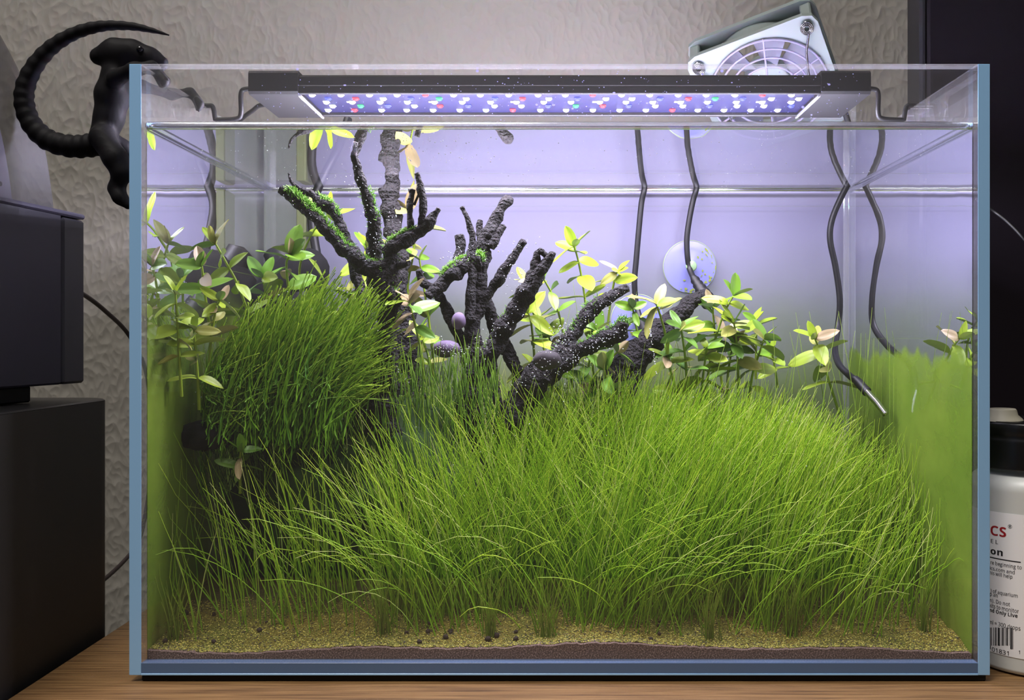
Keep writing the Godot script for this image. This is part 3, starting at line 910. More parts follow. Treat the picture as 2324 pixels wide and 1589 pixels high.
func stem_plant(label: String, z: float, path_px: Array, nodes: int, len_px: float, hue: int, from := 0.25, group := "stem plants in the tank") -> void:
	var q := []
	for k in path_px.size():
		q.append(at(path_px[k][0], path_px[k][1], z + 0.004 * k))
	var path := smooth(q, 8)
	var o: Vector3 = path[0]
	var t := thing("stem_plant", label, "plant", o, group)
	var rad := []
	for k in path.size():
		rad.append(lerpf(0.00095, 0.0006, float(k) / path.size()))
	var local := []
	for p in path:
		local.append(p - o)
	var sm := MB.new()
	sm.tube(local, rad, 7)
	part("stem", sm.done(), leaf_mats[0], t)
	var L := size_at(len_px, z)
	var turn := rng.randf() * TAU
	for k in nodes + 1:
		var top := k == nodes
		var f := lerpf(from, 1.0, float(k) / nodes) * (path.size() - 1)
		var i0 := mini(int(f), path.size() - 2)
		var p: Vector3 = local[i0].lerp(local[i0 + 1], f - i0)
		var up: Vector3 = (local[i0 + 1] - local[i0]).normalized()
		var side := up.cross(Vector3(0, 0.1, 1)).normalized()
		var fwd := side.cross(up).normalized()
		for j in (4 if top else 2):
			var a := turn + (PI if j % 2 else 0.0) + (PI * 0.5 if j > 1 else 0.0) + rng.randf_range(-0.25, 0.25)
			var tilt := rng.randf_range(-0.45, 0.55) + (0.5 if top else 0.0) + (0.4 if j > 1 else 0.0)
			var d := ((side * cos(a) + fwd * sin(a) * 0.9) * cos(tilt) + up * sin(tilt)).normalized()
			var lf := part("leaf", leaves[rng.randi() % leaves.size()], leaf_mats[(hue + (1 if rng.randf() < 0.25 else 0) + (2 if top and rng.randf() < 0.3 else 0)) % leaf_mats.size()], t)
			var zz := d.cross(up).rotated(d, rng.randf_range(-0.9, 0.9)).normalized()
			var yy := zz.cross(d).normalized()
			var sc := L * 1.42 * rng.randf_range(0.8, 1.12) * (0.8 if j > 1 else 1.0) * (0.9 if top else 1.0)
			lf.transform = Transform3D(Basis(d, yy, zz).scaled_local(Vector3(sc, sc, sc)), p)
		turn += PI * 0.5 + rng.randf_range(-0.2, 0.2)

func all_plants() -> void:
	for k in 6:
		leaves.append(leaf_mesh([0.23, 0.20, 0.26, 0.21, 0.24, 0.18][k], [0.25, 0.1, 0.35, 0.15, 0.3, 0.2][k], [0.12, 0.25, 0.02, 0.35, 0.18, 0.05][k], [0.3, 0.6, 0.2, 0.8, 0.4, 0.5][k]))
	leaf_mats = [leafy(Color(0.55, 0.66, 0.14)), leafy(Color(0.61, 0.71, 0.16)), leafy(Color(0.63, 0.64, 0.30)), leafy(Color(0.43, 0.60, 0.13)), leafy(Color(0.70, 0.62, 0.47)), leafy(Color(0.38, 0.56, 0.14))]
	stem_plant("bright stem plant at the far left in front of the black filter sponge", -0.032, [[412, 900], [406, 800], [402, 730], [398, 668]], 5, 46, 1, 0.3)
	stem_plant("bright stem plant with an upright leaf pair left of the moss plume", -0.058, [[470, 880], [478, 780], [488, 710], [498, 682]], 4, 44, 1, 0.4)
	stem_plant("pale leaning stem plant with broad leaves before the filter hose near the left pane", -0.080, [[590, 790], [545, 660], [515, 600], [490, 555]], 4, 46, 0, 0.2)
	stem_plant("stem plant in front of the left corner with a star of pointed leaves", -0.115, [[668, 760], [655, 660], [650, 600], [658, 578]], 3, 52, 3, 0.35)
	stem_plant("stem plant reaching through the crossing limbs with one wide flat leaf", -0.150, [[690, 720], [680, 610], [708, 530], [742, 490]], 3, 52, 0, 0.45)
	stem_plant("stem plant between the crossing limb and the upright mossy limb", -0.155, [[820, 760], [815, 660], [826, 590], [832, 560]], 4, 42, 1, 0.35)
	stem_plant("tall stem plant behind the pale post with large olive leaves near the surface", -0.180, [[935, 800], [925, 660], [940, 560], [930, 480]], 4, 62, 2, 0.3)
	stem_plant("stem plant with pinkish curled leaves right of the forked tree", -0.100, [[962, 860], [952, 780], [935, 710], [928, 685]], 3, 48, 4, 0.5)
	stem_plant("small stem plant with pale leaves at the foot of the forked tree", -0.12, [[985, 860], [970, 800], [955, 765]], 3, 36, 1, 0.3)
	stem_plant("tallest upright stem plant right of the middle with a pale star on top", -0.165, [[1350, 880], [1340, 780], [1325, 660], [1312, 590], [1303, 560]], 6, 46, 0, 0.2)
	stem_plant("short stem plant behind the upper low limb, with a pale crown", -0.185, [[1375, 780], [1385, 690], [1396, 630], [1402, 615]], 3, 34, 1, 0.4)
	stem_plant("curving stem plant left of the tallest one", -0.150, [[1300, 880], [1285, 790], [1262, 690], [1235, 635]], 4, 40, 3, 0.2)
	stem_plant("stem plant with hanging and whitish leaves behind the looped limb", -0.140, [[1215, 880], [1212, 800], [1205, 730], [1198, 712]], 4, 50, 1, 0.25)
	stem_plant("small stem plant left of the black wedge in front of the bluish suction cup", -0.180, [[1455, 860], [1450, 780], [1440, 720], [1436, 700]], 4, 32, 3, 0.3)
	stem_plant("stem plant with a wide pale star above the black wedge", -0.140, [[1520, 830], [1510, 760], [1498, 715], [1490, 692]], 2, 50, 2, 0.8)
	stem_plant("leaning stem plant right of the black wedge, the tallest there", -0.150, [[1600, 900], [1616, 800], [1640, 720], [1664, 672]], 5, 44, 1, 0.2)
	stem_plant("broad green stem plant under the tip of the black wedge", -0.140, [[1560, 900], [1556, 820], [1548, 760], [1545, 745]], 4, 46, 5, 0.25)
	stem_plant("stem plant behind the leaning one, with deep green leaves", -0.175, [[1640, 880], [1628, 800], [1620, 730], [1618, 700]], 4, 44, 3, 0.25)
	stem_plant("yellow stem plant standing right of the leaning one", -0.150, [[1676, 900], [1674, 810], [1670, 760], [1666, 735]], 4, 46, 1, 0.3)
	stem_plant("faint stem plant near the back glass with narrow leaves", -0.195, [[1715, 860], [1716, 790], [1716, 750], [1714, 730]], 3, 34, 0, 0.4)
	stem_plant("small stem plant between the yellow one and the temperature probe", -0.175, [[1765, 880], [1758, 830], [1752, 800]], 2, 32, 0, 0.4)
	stem_plant("star-shaped stem plant close to the probe cable", -0.150, [[1905, 940], [1880, 860], [1862, 800], [1850, 770]], 4, 50, 1, 0.3)
	stem_plant("low pale star plant in front of the black stone", -0.060, [[545, 1120], [545, 1060], [546, 1025]], 2, 36, 3, 0.5)
	stem_plant("low leafy plant tucked under the lower low limb", -0.135, [[1380, 930], [1378, 880], [1372, 840]], 3, 50, 5, 0.2)
	stem_plant("low leafy plant between the black wedge and the lower low limb", -0.150, [[1330, 920], [1345, 860], [1400, 800]], 3, 44, 3, 0.2)
	stem_plant("leafy plant low at the left pane beside the bright pair", -0.042, [[452, 930], [448, 850], [442, 780], [440, 750]], 4, 40, 1, 0.3)
	stem_plant("pale drooping plant high in the left corner behind the first bright plant", -0.058, [[480, 780], [468, 690], [462, 640], [458, 605]], 3, 48, 3, 0.3)
	stem_plant("broad-leaved plant in front of the filter sponge", -0.13, [[620, 780], [610, 700], [600, 650], [596, 630]], 3, 46, 5, 0.3)
	stem_plant("plant with hanging leaves just left of the forked tree", -0.12, [[770, 800], [782, 730], [790, 690], [796, 665]], 4, 44, 1, 0.2)
	stem_plant("tall thin plant between the pale post and the middle stump", -0.18, [[985, 840], [975, 740], [960, 640], [952, 590]], 5, 40, 3, 0.25)
	stem_plant("bushy plant under the looped limb, nearest the middle stump", -0.155, [[1250, 900], [1258, 840], [1252, 790], [1246, 765]], 4, 42, 3, 0.15)
	stem_plant("bushy plant between the two low limbs and the tallest plant", -0.160, [[1330, 900], [1336, 830], [1350, 770], [1356, 750]], 5, 42, 5, 0.15)
	stem_plant("low bright plant at the foot of the black wedge, right side", -0.145, [[1540, 920], [1530, 870], [1518, 830], [1514, 812]], 3, 46, 1, 0.2)
	stem_plant("low bright plant between the wedge and the broad green plant", -0.150, [[1590, 920], [1594, 870], [1600, 820], [1604, 790]], 4, 44, 1, 0.15)
	stem_plant("leafy plant in the thick of the right group, behind the yellow one", -0.160, [[1650, 910], [1652, 850], [1660, 800], [1664, 780]], 4, 46, 3, 0.15)
	stem_plant("outermost plant of the right group, leaning towards the probe", -0.155, [[1700, 910], [1708, 850], [1724, 800], [1734, 770]], 4, 44, 1, 0.2)
	stem_plant("tiny sprig left of the tallest plant near its crown", -0.170, [[1255, 860], [1225, 760], [1205, 690], [1192, 640]], 4, 34, 0, 0.3)
	stem_plant("hidden leafy plant behind the feet of the middle stump", -0.165, [[1240, 930], [1235, 880], [1228, 850]], 3, 44, 1, 0.2)

# ---------------------------------------------------------------- cables, cups, filter, bubbles
func cable(m: MB, pts: Array, r: float, sides := 10) -> void:
	var p := smooth(pts, 6)
	var rr := []
	rr.resize(p.size())
	rr.fill(r)
	m.tube(p, rr, sides)

func shifted(m: MB, o: Vector3) -> ArrayMesh:
	for k in m.v.size():
		m.v[k] -= o
	return m.done()

func fittings() -> void:
	var cm := mat(Color(0.035, 0.037, 0.06), 0.5)
	# probe cable in the right back corner
	var z := -0.205
	var pts := [at(1898, 225, -0.235), at(1920, 262, -0.232), at(1934, 330, -0.222), at(1936, 380, -0.212), at(1931, 405, z), at(1908, 450, z), at(1888, 500, z), at(1884, 545, z), at(1896, 605, z), at(1906, 680, z), at(1902, 740, z), at(1895, 790, -0.19), at(1903, 825, -0.165), at(1925, 850, -0.15), at(1945, 866, -0.14)]
	var o: Vector3 = pts[0]
	var t := thing("temperature_probe", "black cable in the right back corner ending in a shiny metal probe", "probe", o)
	var m := MB.new()
	cable(m, pts, 0.0023)
	part("cable", shifted(m, o), cm, t)
	m = MB.new()
	m.tube([at(1940, 860, -0.143), at(1952, 872, -0.138), at(1958, 879, -0.135), at(1968, 890, -0.131)], [0.0027, 0.0032, 0.0030, 0.0033], 12)
	part("sleeve", shifted(m, o), M.rubber, t)
	m = MB.new()
	m.tube([at(1966, 888, -0.131), at(1990, 914, -0.124), at(2010, 940, -0.117)], [0.0023, 0.0023, 0.0021], 14)
	part("tip", shifted(m, o), M.steel, t)
	# two hoses that hang from the surface to rubber sleeves
	for k in 2:
		z = -0.212
		if k == 0:
			pts = [at(1455, 340, -0.236), at(1462, 390, -0.224), at(1463, 425, z), at(1456, 460, z), at(1450, 520, z), at(1444, 590, z), at(1440, 640, z), at(1444, 690, z), at(1456, 735, -0.205)]
		else:
			pts = [at(1571, 340, -0.236), at(1580, 390, -0.224), at(1581, 425, z), at(1573, 455, z), at(1565, 495, z), at(1559, 540, z), at(1560, 580, z), at(1565, 610, z), at(1576, 635, -0.205)]
		o = pts[0]
		t = thing("hose", ["left of two thin black hoses hanging down the back glass", "right of two thin black hoses, passing over the suction cup knob"][k], "hose", o, "black hoses on the back glass")
		m = MB.new()
		cable(m, pts, 0.0022)
		part("tube", shifted(m, o), cm, t)
		m = MB.new()
		var a: Vector3 = at(1456, 732, -0.205) if k == 0 else at(1574, 630, -0.205)
		var b: Vector3 = at(1474, 790, -0.190) if k == 0 else at(1612, 690, -0.190)
		var pp := []
		var rr := []
		for j in 25:
			var f := j / 24.0
			pp.append(a.lerp(b, f))
			rr.append(lerpf(0.0026, 0.0058, f) + (0.0006 if (j / 2) % 2 else 0.0))
		m.tube(pp, rr, 14)
		part("sleeve", shifted(m, o), M.rubber, t)
	# clear suction cups on the back glass
	for k in 2:
		var c: Vector3 = at(1565, 606, ZB + 0.0005) if k == 0 else at(1446, 728, ZB + 0.0005)
		t = thing("suction_cup", ["round clear suction cup with algae flecks under the right hose", "round clear suction cup half hidden behind the low driftwood limbs"][k], "suction cup", c, "suction cups on the back glass")
		var xf := Transform3D(Basis(Vector3.RIGHT, PI * 0.5), Vector3.ZERO)
		m = MB.new()
		m.lathe([Vector2(0.0200, 0.0), Vector2(0.0202, 0.0006), Vector2(0.0194, 0.0011), Vector2(0.014, 0.0020), Vector2(0.008, 0.0034), Vector2(0.0042, 0.0046), Vector2(0.0034, 0.0050)], 48, xf)
		part("disc", m.done(), M.cup, t)
		m = MB.new()
		m.lathe([Vector2(0.0034, 0.0048), Vector2(0.0030, 0.0068), Vector2(0.0040, 0.0078), Vector2(0.0043, 0.0094), Vector2(0.0034, 0.0106), Vector2(0.0001, 0.0110)], 24, xf)
		part("knob", m.done(), M.cup_knob, t)
		m = MB.new()
		m.lathe([Vector2(0.0196, 0.0014), Vector2(0.0203, 0.0010), Vector2(0.0203, 0.0002)], 48, xf)
		part("rim", m.done(), M.cup_rim, t)
		m = MB.new()
		for j in 34:
			var ang := rng.randf_range(-2.0, 0.9)
			var r := rng.randf_range(0.006, 0.019)
			if rng.randf() < 0.5:
				r = rng.randf_range(0.0165, 0.0192)
			var q := Vector3(r * cos(ang), r * sin(ang), 0.0046 - 0.00024 * 1000.0 * (r - 0.004) * 0.0008 * 1000.0 * 0.001)
			var xfb := Transform3D(Basis(Vector3(0, 0, 1), ang + PI * 0.5 + rng.randf_range(-0.6, 0.6)), Vector3(q.x, q.y, lerpf(0.0046, 0.0016, (r - 0.004) / 0.016)))
			var sx := rng.randf_range(0.0005, 0.0022)
			var sy := rng.randf_range(0.0004, 0.0010)
			var ring := []
			for n in 9:
				var w := TAU * n / 9
				var k2 := rng.randf_range(0.6, 1.2)
				ring.append(xfb * Vector3(cos(w) * sx * k2, sin(w) * sy * k2, 0.0))
			m.face(ring, Vector3(0, 0, 1))
		part("algae_flecks", m.done(), M.algae_solid, t).set_meta("kind", "stuff")
	# corner filter: clear box, black sponge and hose
	o = Vector3(-0.196, 0.10, -0.198)
	t = thing("internal_filter", "clear algae-stained filter box in the left back corner with black sponge", "filter", o)
	m = MB.new()
	m.box(Vector3(-0.2165, 0.155, -0.2205) - o, Vector3(-0.1915, 0.2885, -0.1990) - o, 0.001)
	part("box", m.done(), M.filter_box, t)
	m = MB.new()
	m.box(Vector3(-0.1925, 0.150, -0.2207) - o, Vector3(-0.1855, 0.2890, -0.1985) - o, 0.0008)
	part("side_strip", m.done(), M.filter_strip, t)
	m = MB.new()
	m.box(Vector3(-0.2170, 0.216, -0.1992) - o, Vector3(-0.1912, 0.2185, -0.1980) - o, 0.0004)
	part("band", m.done(), M.filter_strip, t)
	m = MB.new()
	m.ball(Vector3.ZERO, Vector3(0.022, 0.036, 0.018), 28, wob, 0.06)
	m.soften()
	var sp := part("sponge", m.done(), M.sponge, t)
	sp.transform = Transform3D(Basis(Vector3(0, 0, 1), -0.75), at(655, 660, -0.19) - o)
	m = MB.new()
	m.tube([at(628, 570, -0.195) - o, at(660, 640, -0.19) - o, at(700, 720, -0.18) - o], [0.010, 0.012, 0.013], 14)
	part("pump", m.done(), M.rubber, t)
	m = MB.new()
	cable(m, [at(790, 270, -0.225) - o, at(770, 330, -0.215) - o, at(735, 400, -0.208) - o, at(708, 470, -0.204) - o, at(716, 560, -0.20) - o, at(735, 640, -0.195) - o], 0.0032)
	part("hose", m.done(), M.rubber, t)
	# round pebbles between the branches
	var pm := mat(Color(0.42, 0.36, 0.47), 0.75)
	for k in 3:
		m = MB.new()
		m.ball(Vector3.ZERO, [Vector3(0.0046, 0.0056, 0.0045), Vector3(0.0088, 0.0056, 0.006), Vector3(0.0088, 0.0062, 0.006)][k], 20, wob, 0.18)
		m.soften()
		var po := single("pebble", m.done(), pm if k < 2 else mat(Color(0.24, 0.22, 0.235), 0.8), ["small egg-shaped purple-grey pebble wedged against the middle stump", "wider purple-grey pebble dotted with bubbles left of the middle stump", "dull grey pebble lying on the lower low limb"][k], "pebble", "", "thing")
		po.position = [at(1041, 728, -0.108), at(1012, 792, -0.105), at(1240, 818, -0.088)][k]
	# bubbles: strings and sparks of gas on wood, leaves and front glass
	m = MB.new()
	m.ball(Vector3.ZERO, Vector3.ONE, 8)
	var mm := MultiMesh.new()
	mm.transform_format = MultiMesh.TRANSFORM_3D
	mm.mesh = m.done()
	var spots := []
	for k in 230:
		spots.append([at(rng.randf_range(440, 2110), rng.randf_range(300, 415) + rng.randf() * 12, rng.randf_range(-0.010, -0.06)), rng.randf_range(0.00012, 0.0003)])
	for k in 60:
		spots.append([at(rng.randf_range(880, 1130), rng.randf_range(300, 370), -0.012), rng.randf_range(0.00015, 0.00038)])
	for L in [[1000, 790, 1060, 800, 60], [1060, 815, 1180, 700, 60], [1180, 880, 1300, 740, 110], [1250, 850, 1420, 745, 110], [1290, 760, 1420, 655, 50], [1265, 740, 1285, 800, 60], [1155, 580, 1175, 660, 40], [1165, 560, 1200, 545, 15], [1010, 590, 1120, 560, 60], [830, 600, 900, 480, 40], [1475, 745, 1490, 850, 36], [860, 700, 905, 860, 50], [800, 380, 850, 560, 40], [640, 430, 720, 510, 20], [430, 640, 850, 950, 160], [600, 900, 1900, 1250, 120]]:
		for k in L[4]:
			var f := rng.randf()
			var loose := 12.0 if L[4] != 36 else 1.0
			spots.append([at(lerpf(L[0], L[2], f if L[4] < 120 else rng.randf()) + rng.randfn(0, loose), lerpf(L[1], L[3], f) + rng.randfn(0, loose * 0.8), -0.078 - 0.012 * rng.randf() + (0.012 if L[4] >= 120 else 0.0)), rng.randf_range(0.00014, 0.00042)])
	mm.instance_count = spots.size()
	for k in spots.size():
		var r: float = spots[k][1]
		mm.set_instance_transform(k, Transform3D(Basis().scaled(Vector3(r, r, r)), spots[k][0]))
	var bi := MultiMeshInstance3D.new()
	bi.name = "air_bubbles"
	bi.multimesh = mm
	bi.material_override = mat(Color(0.95, 0.96, 1.0), 0.12, 0.35)
	add_child(bi)
	tag(bi, "tiny bright gas bubbles on the wood and drifting in the water", "bubbles", "", "stuff")
	# dried splashes on the inside of the front glass above the water
	m = MB.new()
	for k in 340:
		var p := at(rng.randf_range(580, 1960), 150 + 125 * pow(rng.randf(), 0.8), -0.0063)
		var r := rng.randf_range(0.00012, 0.00034) * (1.0 if rng.randf() < 0.94 else 2.6)
		var ring := []
		var el := rng.randf_range(0.5, 1.0)
		for n in 8:
			ring.append(p + Vector3(cos(TAU * n / 8) * r, sin(TAU * n / 8) * r * el, 0))
		m.face(ring, Vector3(0, 0, 1))
		var top := m.v.size()
	single("water_spots", m.done(), mat(Color(0.62, 0.62, 0.85), 0.6), "dried water spots inside the front glass before the LED bar", "spots", "", "stuff")

func green_film_texture(seed_: int, ragged: float, soft: float, ca := Color(0.41, 0.55, 0.08), cb := Color(0.53, 0.63, 0.18)) -> ImageTexture:   # green film: dense low down, its upper edge frayed
	var f := FastNoiseLite.new()
	f.seed = seed_
	f.frequency = 0.02
	f.fractal_octaves = 4
	var im := Image.create(256, 256, false, Image.FORMAT_RGBA8)
	for y in 256:
		for x in 256:
			var n := f.get_noise_2d(x, y)
			var h := 1.0 - y / 255.0
			var edge := 1.0 - smoothstep(0.0, soft, h - (1.0 - soft - ragged) - ragged * (f.get_noise_2d(x * 0.7, 500.0) + 0.35 * f.get_noise_2d(x * 2.5, y * 1.5)) * 1.3)
			var d := 0.5 + 0.5 * f.get_noise_2d(x * 0.6 + 300.0, y * 0.4)
			var c := ca.lerp(cb, d)
			c.a = clampf(edge * (0.86 + 0.3 * n), 0.0, 1.0)
			im.set_pixel(x, y, c)
	return ImageTexture.create_from_image(im)

func film_on(called: String, a: Vector3, b: Vector3, c: Vector3, d: Vector3, out: Vector3, tex: Texture2D, strength: float, parent: Node, o: Vector3) -> void:
	var m := MB.new()
	m.face([a - o, b - o, c - o, d - o], out, [Vector2(0, 1), Vector2(1, 1), Vector2(1, 0), Vector2(0, 0)])
	var mt := StandardMaterial3D.new()
	mt.albedo_texture = tex
	mt.albedo_color = Color(1, 1, 1, strength)
	mt.transparency = BaseMaterial3D.TRANSPARENCY_ALPHA
	mt.roughness = 0.9
	mt.backlight_enabled = true
	mt.backlight = Color(0.8, 0.8, 0.8)
	part(called, m.done(), mt, parent).set_meta("label", "green film")

# ---------------------------------------------------------------- what stands round the aquarium
func outside() -> void:
	left_appliances()
	fan()
	bottle()
	figurine()
	var panel := thing("black_panel", "tall black panel with a narrow grey edge strip behind the right side of the tank", "panel", Vector3(0.31, 0.0, -0.31))
	var o: Vector3 = panel.position
	var p0 := at(2106, 400, -0.285)
	part("face", boxed(Vector3(p0.x, 0.0005, -0.318) - o, Vector3(0.95, 0.95, -0.285) - o, 0.002), mat(Color(0.08, 0.065, 0.085), 0.6, 0.0, 0.25), panel)
	part("edge_strip", boxed(Vector3(p0.x - 0.0062, 0.0005, -0.316) - o, Vector3(p0.x - 0.0002, 0.95, -0.2855) - o, 0.002), mat(Color(0.14, 0.14, 0.16), 0.35), panel)
	var m := MB.new()
	var pts := [at(2215, 452, -0.20), at(2255, 480, -0.20), at(2290, 508, -0.19), at(2330, 552, -0.18), at(2390, 640, -0.18), at(2460, 800, -0.2)]
	cable(m, pts, 0.0012)
	single("cable", m.done(), mat(Color(0.05, 0.05, 0.06), 0.5), "thin dark cable slanting down before the black panel right of the tank", "cable")

	m = MB.new()
	pts = [at(150, 648, -0.13), at(195, 672, -0.17), at(240, 707, -0.20), at(292, 760, -0.24), at(330, 840, -0.27), at(345, 960, -0.28), at(340, 1100, -0.28), at(318, 1220, -0.27), at(290, 1264, -0.25), at(243, 1310, -0.21), at(200, 1340, -0.18)]
	cable(m, pts, 0.0016)
	single("power_cord", m.done(), mat(Color(0.17, 0.13, 0.13), 0.5), "grey-brown power cord looping behind the left edge of the tank", "cord")

func left_appliances() -> void:
	# large cabinet beside the desk
	var o := Vector3(-0.36, -0.74, 0.0)
	var c := thing("cabinet", "tall black cabinet with rounded corner standing left of the desk", "cabinet", o)
	var dark := mat(Color(0.19, 0.185, 0.18), 0.55)
	var prof := []
	var xr := -0.2815
	var zr := -0.108
	for k in 9:
		var a := PI * 0.5 * k / 8.0
		prof.append(Vector2(xr - 0.02 + 0.02 * cos(a), zr + 0.02 - 0.02 * sin(a)))
	prof.append(Vector2(-0.6, zr))
	prof.append(Vector2(-0.6, 0.25))
	prof.append(Vector2(xr + 0.006, 0.25))
	var body := MB.new()
	for k in prof.size():
		var p: Vector2 = prof[k]
		var q: Vector2 = prof[(k + 1) % prof.size()]
		var out := Vector3((p.x + q.x) * 0.5 + 0.42, 0, (p.y + q.y) * 0.5 - 0.06)
		body.face([Vector3(p.x, -0.74, p.y) - o, Vector3(q.x, -0.74, q.y) - o, Vector3(q.x, 0.1412, q.y) - o, Vector3(p.x, 0.1412, p.y) - o], out)
	part("body", body.done(), dark, c)
	var top := MB.new()
	var ring := []
	var ring2 := []
	for p in prof:
		ring.append(Vector3(p.x, 0.1414, p.y) - o)
		ring2.append(Vector3(p.x - 0.0014, 0.1422, p.y) - o)
	top.face(ring2, Vector3.UP)
	for k in ring.size():
		var kk := (k + 1) % ring.size()
		var mid: Vector3 = (ring[k] + ring[kk]) * 0.5
		top.face([ring[k], ring[kk], ring2[kk], ring2[k]], Vector3(mid.x + o.x + 0.42, 0.3, mid.z - 0.06))
	part("top_plate", top.done(), mat(Color(0.075, 0.07, 0.075), 0.35), c)
	# smaller unit on top of it
	o = Vector3(-0.37, 0.1422, -0.03)
	c = thing("appliance", "smaller black appliance on a foot with a smoky perforated dome, on the black cabinet", "appliance", o)
	var a0 := Vector3(-0.309, 0, 0.0)
	var a1 := Vector3(-0.298, 0, -0.1)
	var dir := (a1 - a0).normalized()
	var nrm := Vector3(-dir.z, 0, dir.x)
	var xf := Transform3D(Basis(dir, Vector3.UP, nrm), Vector3(a1.x, 0.1520, a1.z) - o)   # local x runs back along the face, z out of it
	var m := MB.new()
	m.box(Vector3(-0.30, 0.0, -0.16), Vector3(-0.0225, 0.1030, 0.0), 0.0012, xf)
	part("body", m.done(), mat(Color(0.20, 0.19, 0.25), 0.5), c)
	m = MB.new()
	m.box(Vector3(-0.0218, 0.0, -0.16), Vector3(0.0, 0.1015, 0.0003), 0.0015, xf)
	part("side_panel", m.done(), mat(Color(0.25, 0.245, 0.27), 0.5), c)
	m = MB.new()
	m.box(Vector3(-0.30, 0.1020, -0.16), Vector3(-0.001, 0.1052, 0.0014), 0.0010, xf)
	part("lid", m.done(), mat(Color(0.26, 0.25, 0.32), 0.5), c)
	m = MB.new()
	m.box(Vector3(-0.26, -0.0093, -0.14), Vector3(-0.045, 0.0004, -0.004), 0.001, xf)
	part("foot", m.done(), M.black, c)
	# dome: a quarter round hood of smoky plastic over a perforated panel
	m = MB.new()
	var arc := [Vector2(-0.150, 0.118), Vector2(-0.125, 0.116), Vector2(-0.100, 0.108), Vector2(-0.080, 0.096), Vector2(-0.062, 0.080), Vector2(-0.048, 0.063), Vector2(-0.037, 0.043), Vector2(-0.030, 0.020), Vector2(-0.026, 0.0)]
	var sm := []
	for k in arc.size():
		sm.append(Vector3(arc[k].x, arc[k].y, 0))
	sm = smooth(sm, 4)
	for k in sm.size() - 1:
		var p: Vector3 = sm[k]
		var q: Vector3 = sm[k + 1]
		var y := 0.1053
		var out := xf.basis * Vector3(p.x + 0.15, p.y, 0)
		m.face([xf * Vector3(p.x, y + p.y, -0.13), xf * Vector3(q.x, y + q.y, -0.13), xf * Vector3(q.x, y + q.y, -0.003), xf * Vector3(p.x, y + p.y, -0.003)], out)
		m.face([xf * Vector3(p.x, y + p.y, -0.003), xf * Vector3(q.x, y + q.y, -0.003), xf * Vector3(q.x - 0.003, y + q.y - 0.002, -0.001), xf * Vector3(p.x - 0.003, y + p.y - 0.002, -0.001)], xf.basis * Vector3(0.3, 0.3, 1))
		m.face([xf * Vector3(p.x - 0.003, y + p.y - 0.002, -0.001), xf * Vector3(q.x - 0.003, y + q.y - 0.002, -0.001), xf * Vector3(-0.16, y + q.y * 0.999, -0.001), xf * Vector3(-0.16, y + p.y * 0.999, -0.001)], xf.basis * Vector3(0, 0, 1))
	part("dome", m.done(), M.smoke, c)
	m = MB.new()
	var first := true
	for k in sm.size() - 1:
		var p: Vector3 = sm[k]
		var q: Vector3 = sm[k + 1]
		m.face([xf * Vector3(p.x * 1.0 - 0.024, 0.1053 + p.y * 0.98, -0.012), xf * Vector3(q.x - 0.024, 0.1053 + q.y * 0.98, -0.012), xf * Vector3(-0.2, 0.1053 + q.y * 0.98, -0.012), xf * Vector3(-0.2, 0.1053 + p.y * 0.98, -0.012)], xf.basis * Vector3(0, 0, 1))
	part("perforated_panel", m.done(), mat(Color(0.34, 0.33, 0.40), 0.45), c)
	m = MB.new()
	for r in 13:
		for k in 9:
			var hx := -0.060 - 0.0085 * k - (0.00425 if r % 2 else 0.0)
			var hy := 0.010 + 0.0052 * r
			if hx > -0.058 - 0.022 * pow(hy / 0.07, 1.5) or rng.randf() < 0.05:
				continue
			var xh := Transform3D(xf.basis * Basis(Vector3.RIGHT, PI * 0.5), xf * Vector3(hx, 0.1053 + hy, -0.0123))
			m.lathe([Vector2(0.00135, -0.0004), Vector2(0.00135, 0.00035), Vector2(0.0011, 0.00045), Vector2(0.00001, 0.00032)], 10, xh)
	part("perforation", m.done(), M.black_matte, c).set_meta("kind", "stuff")

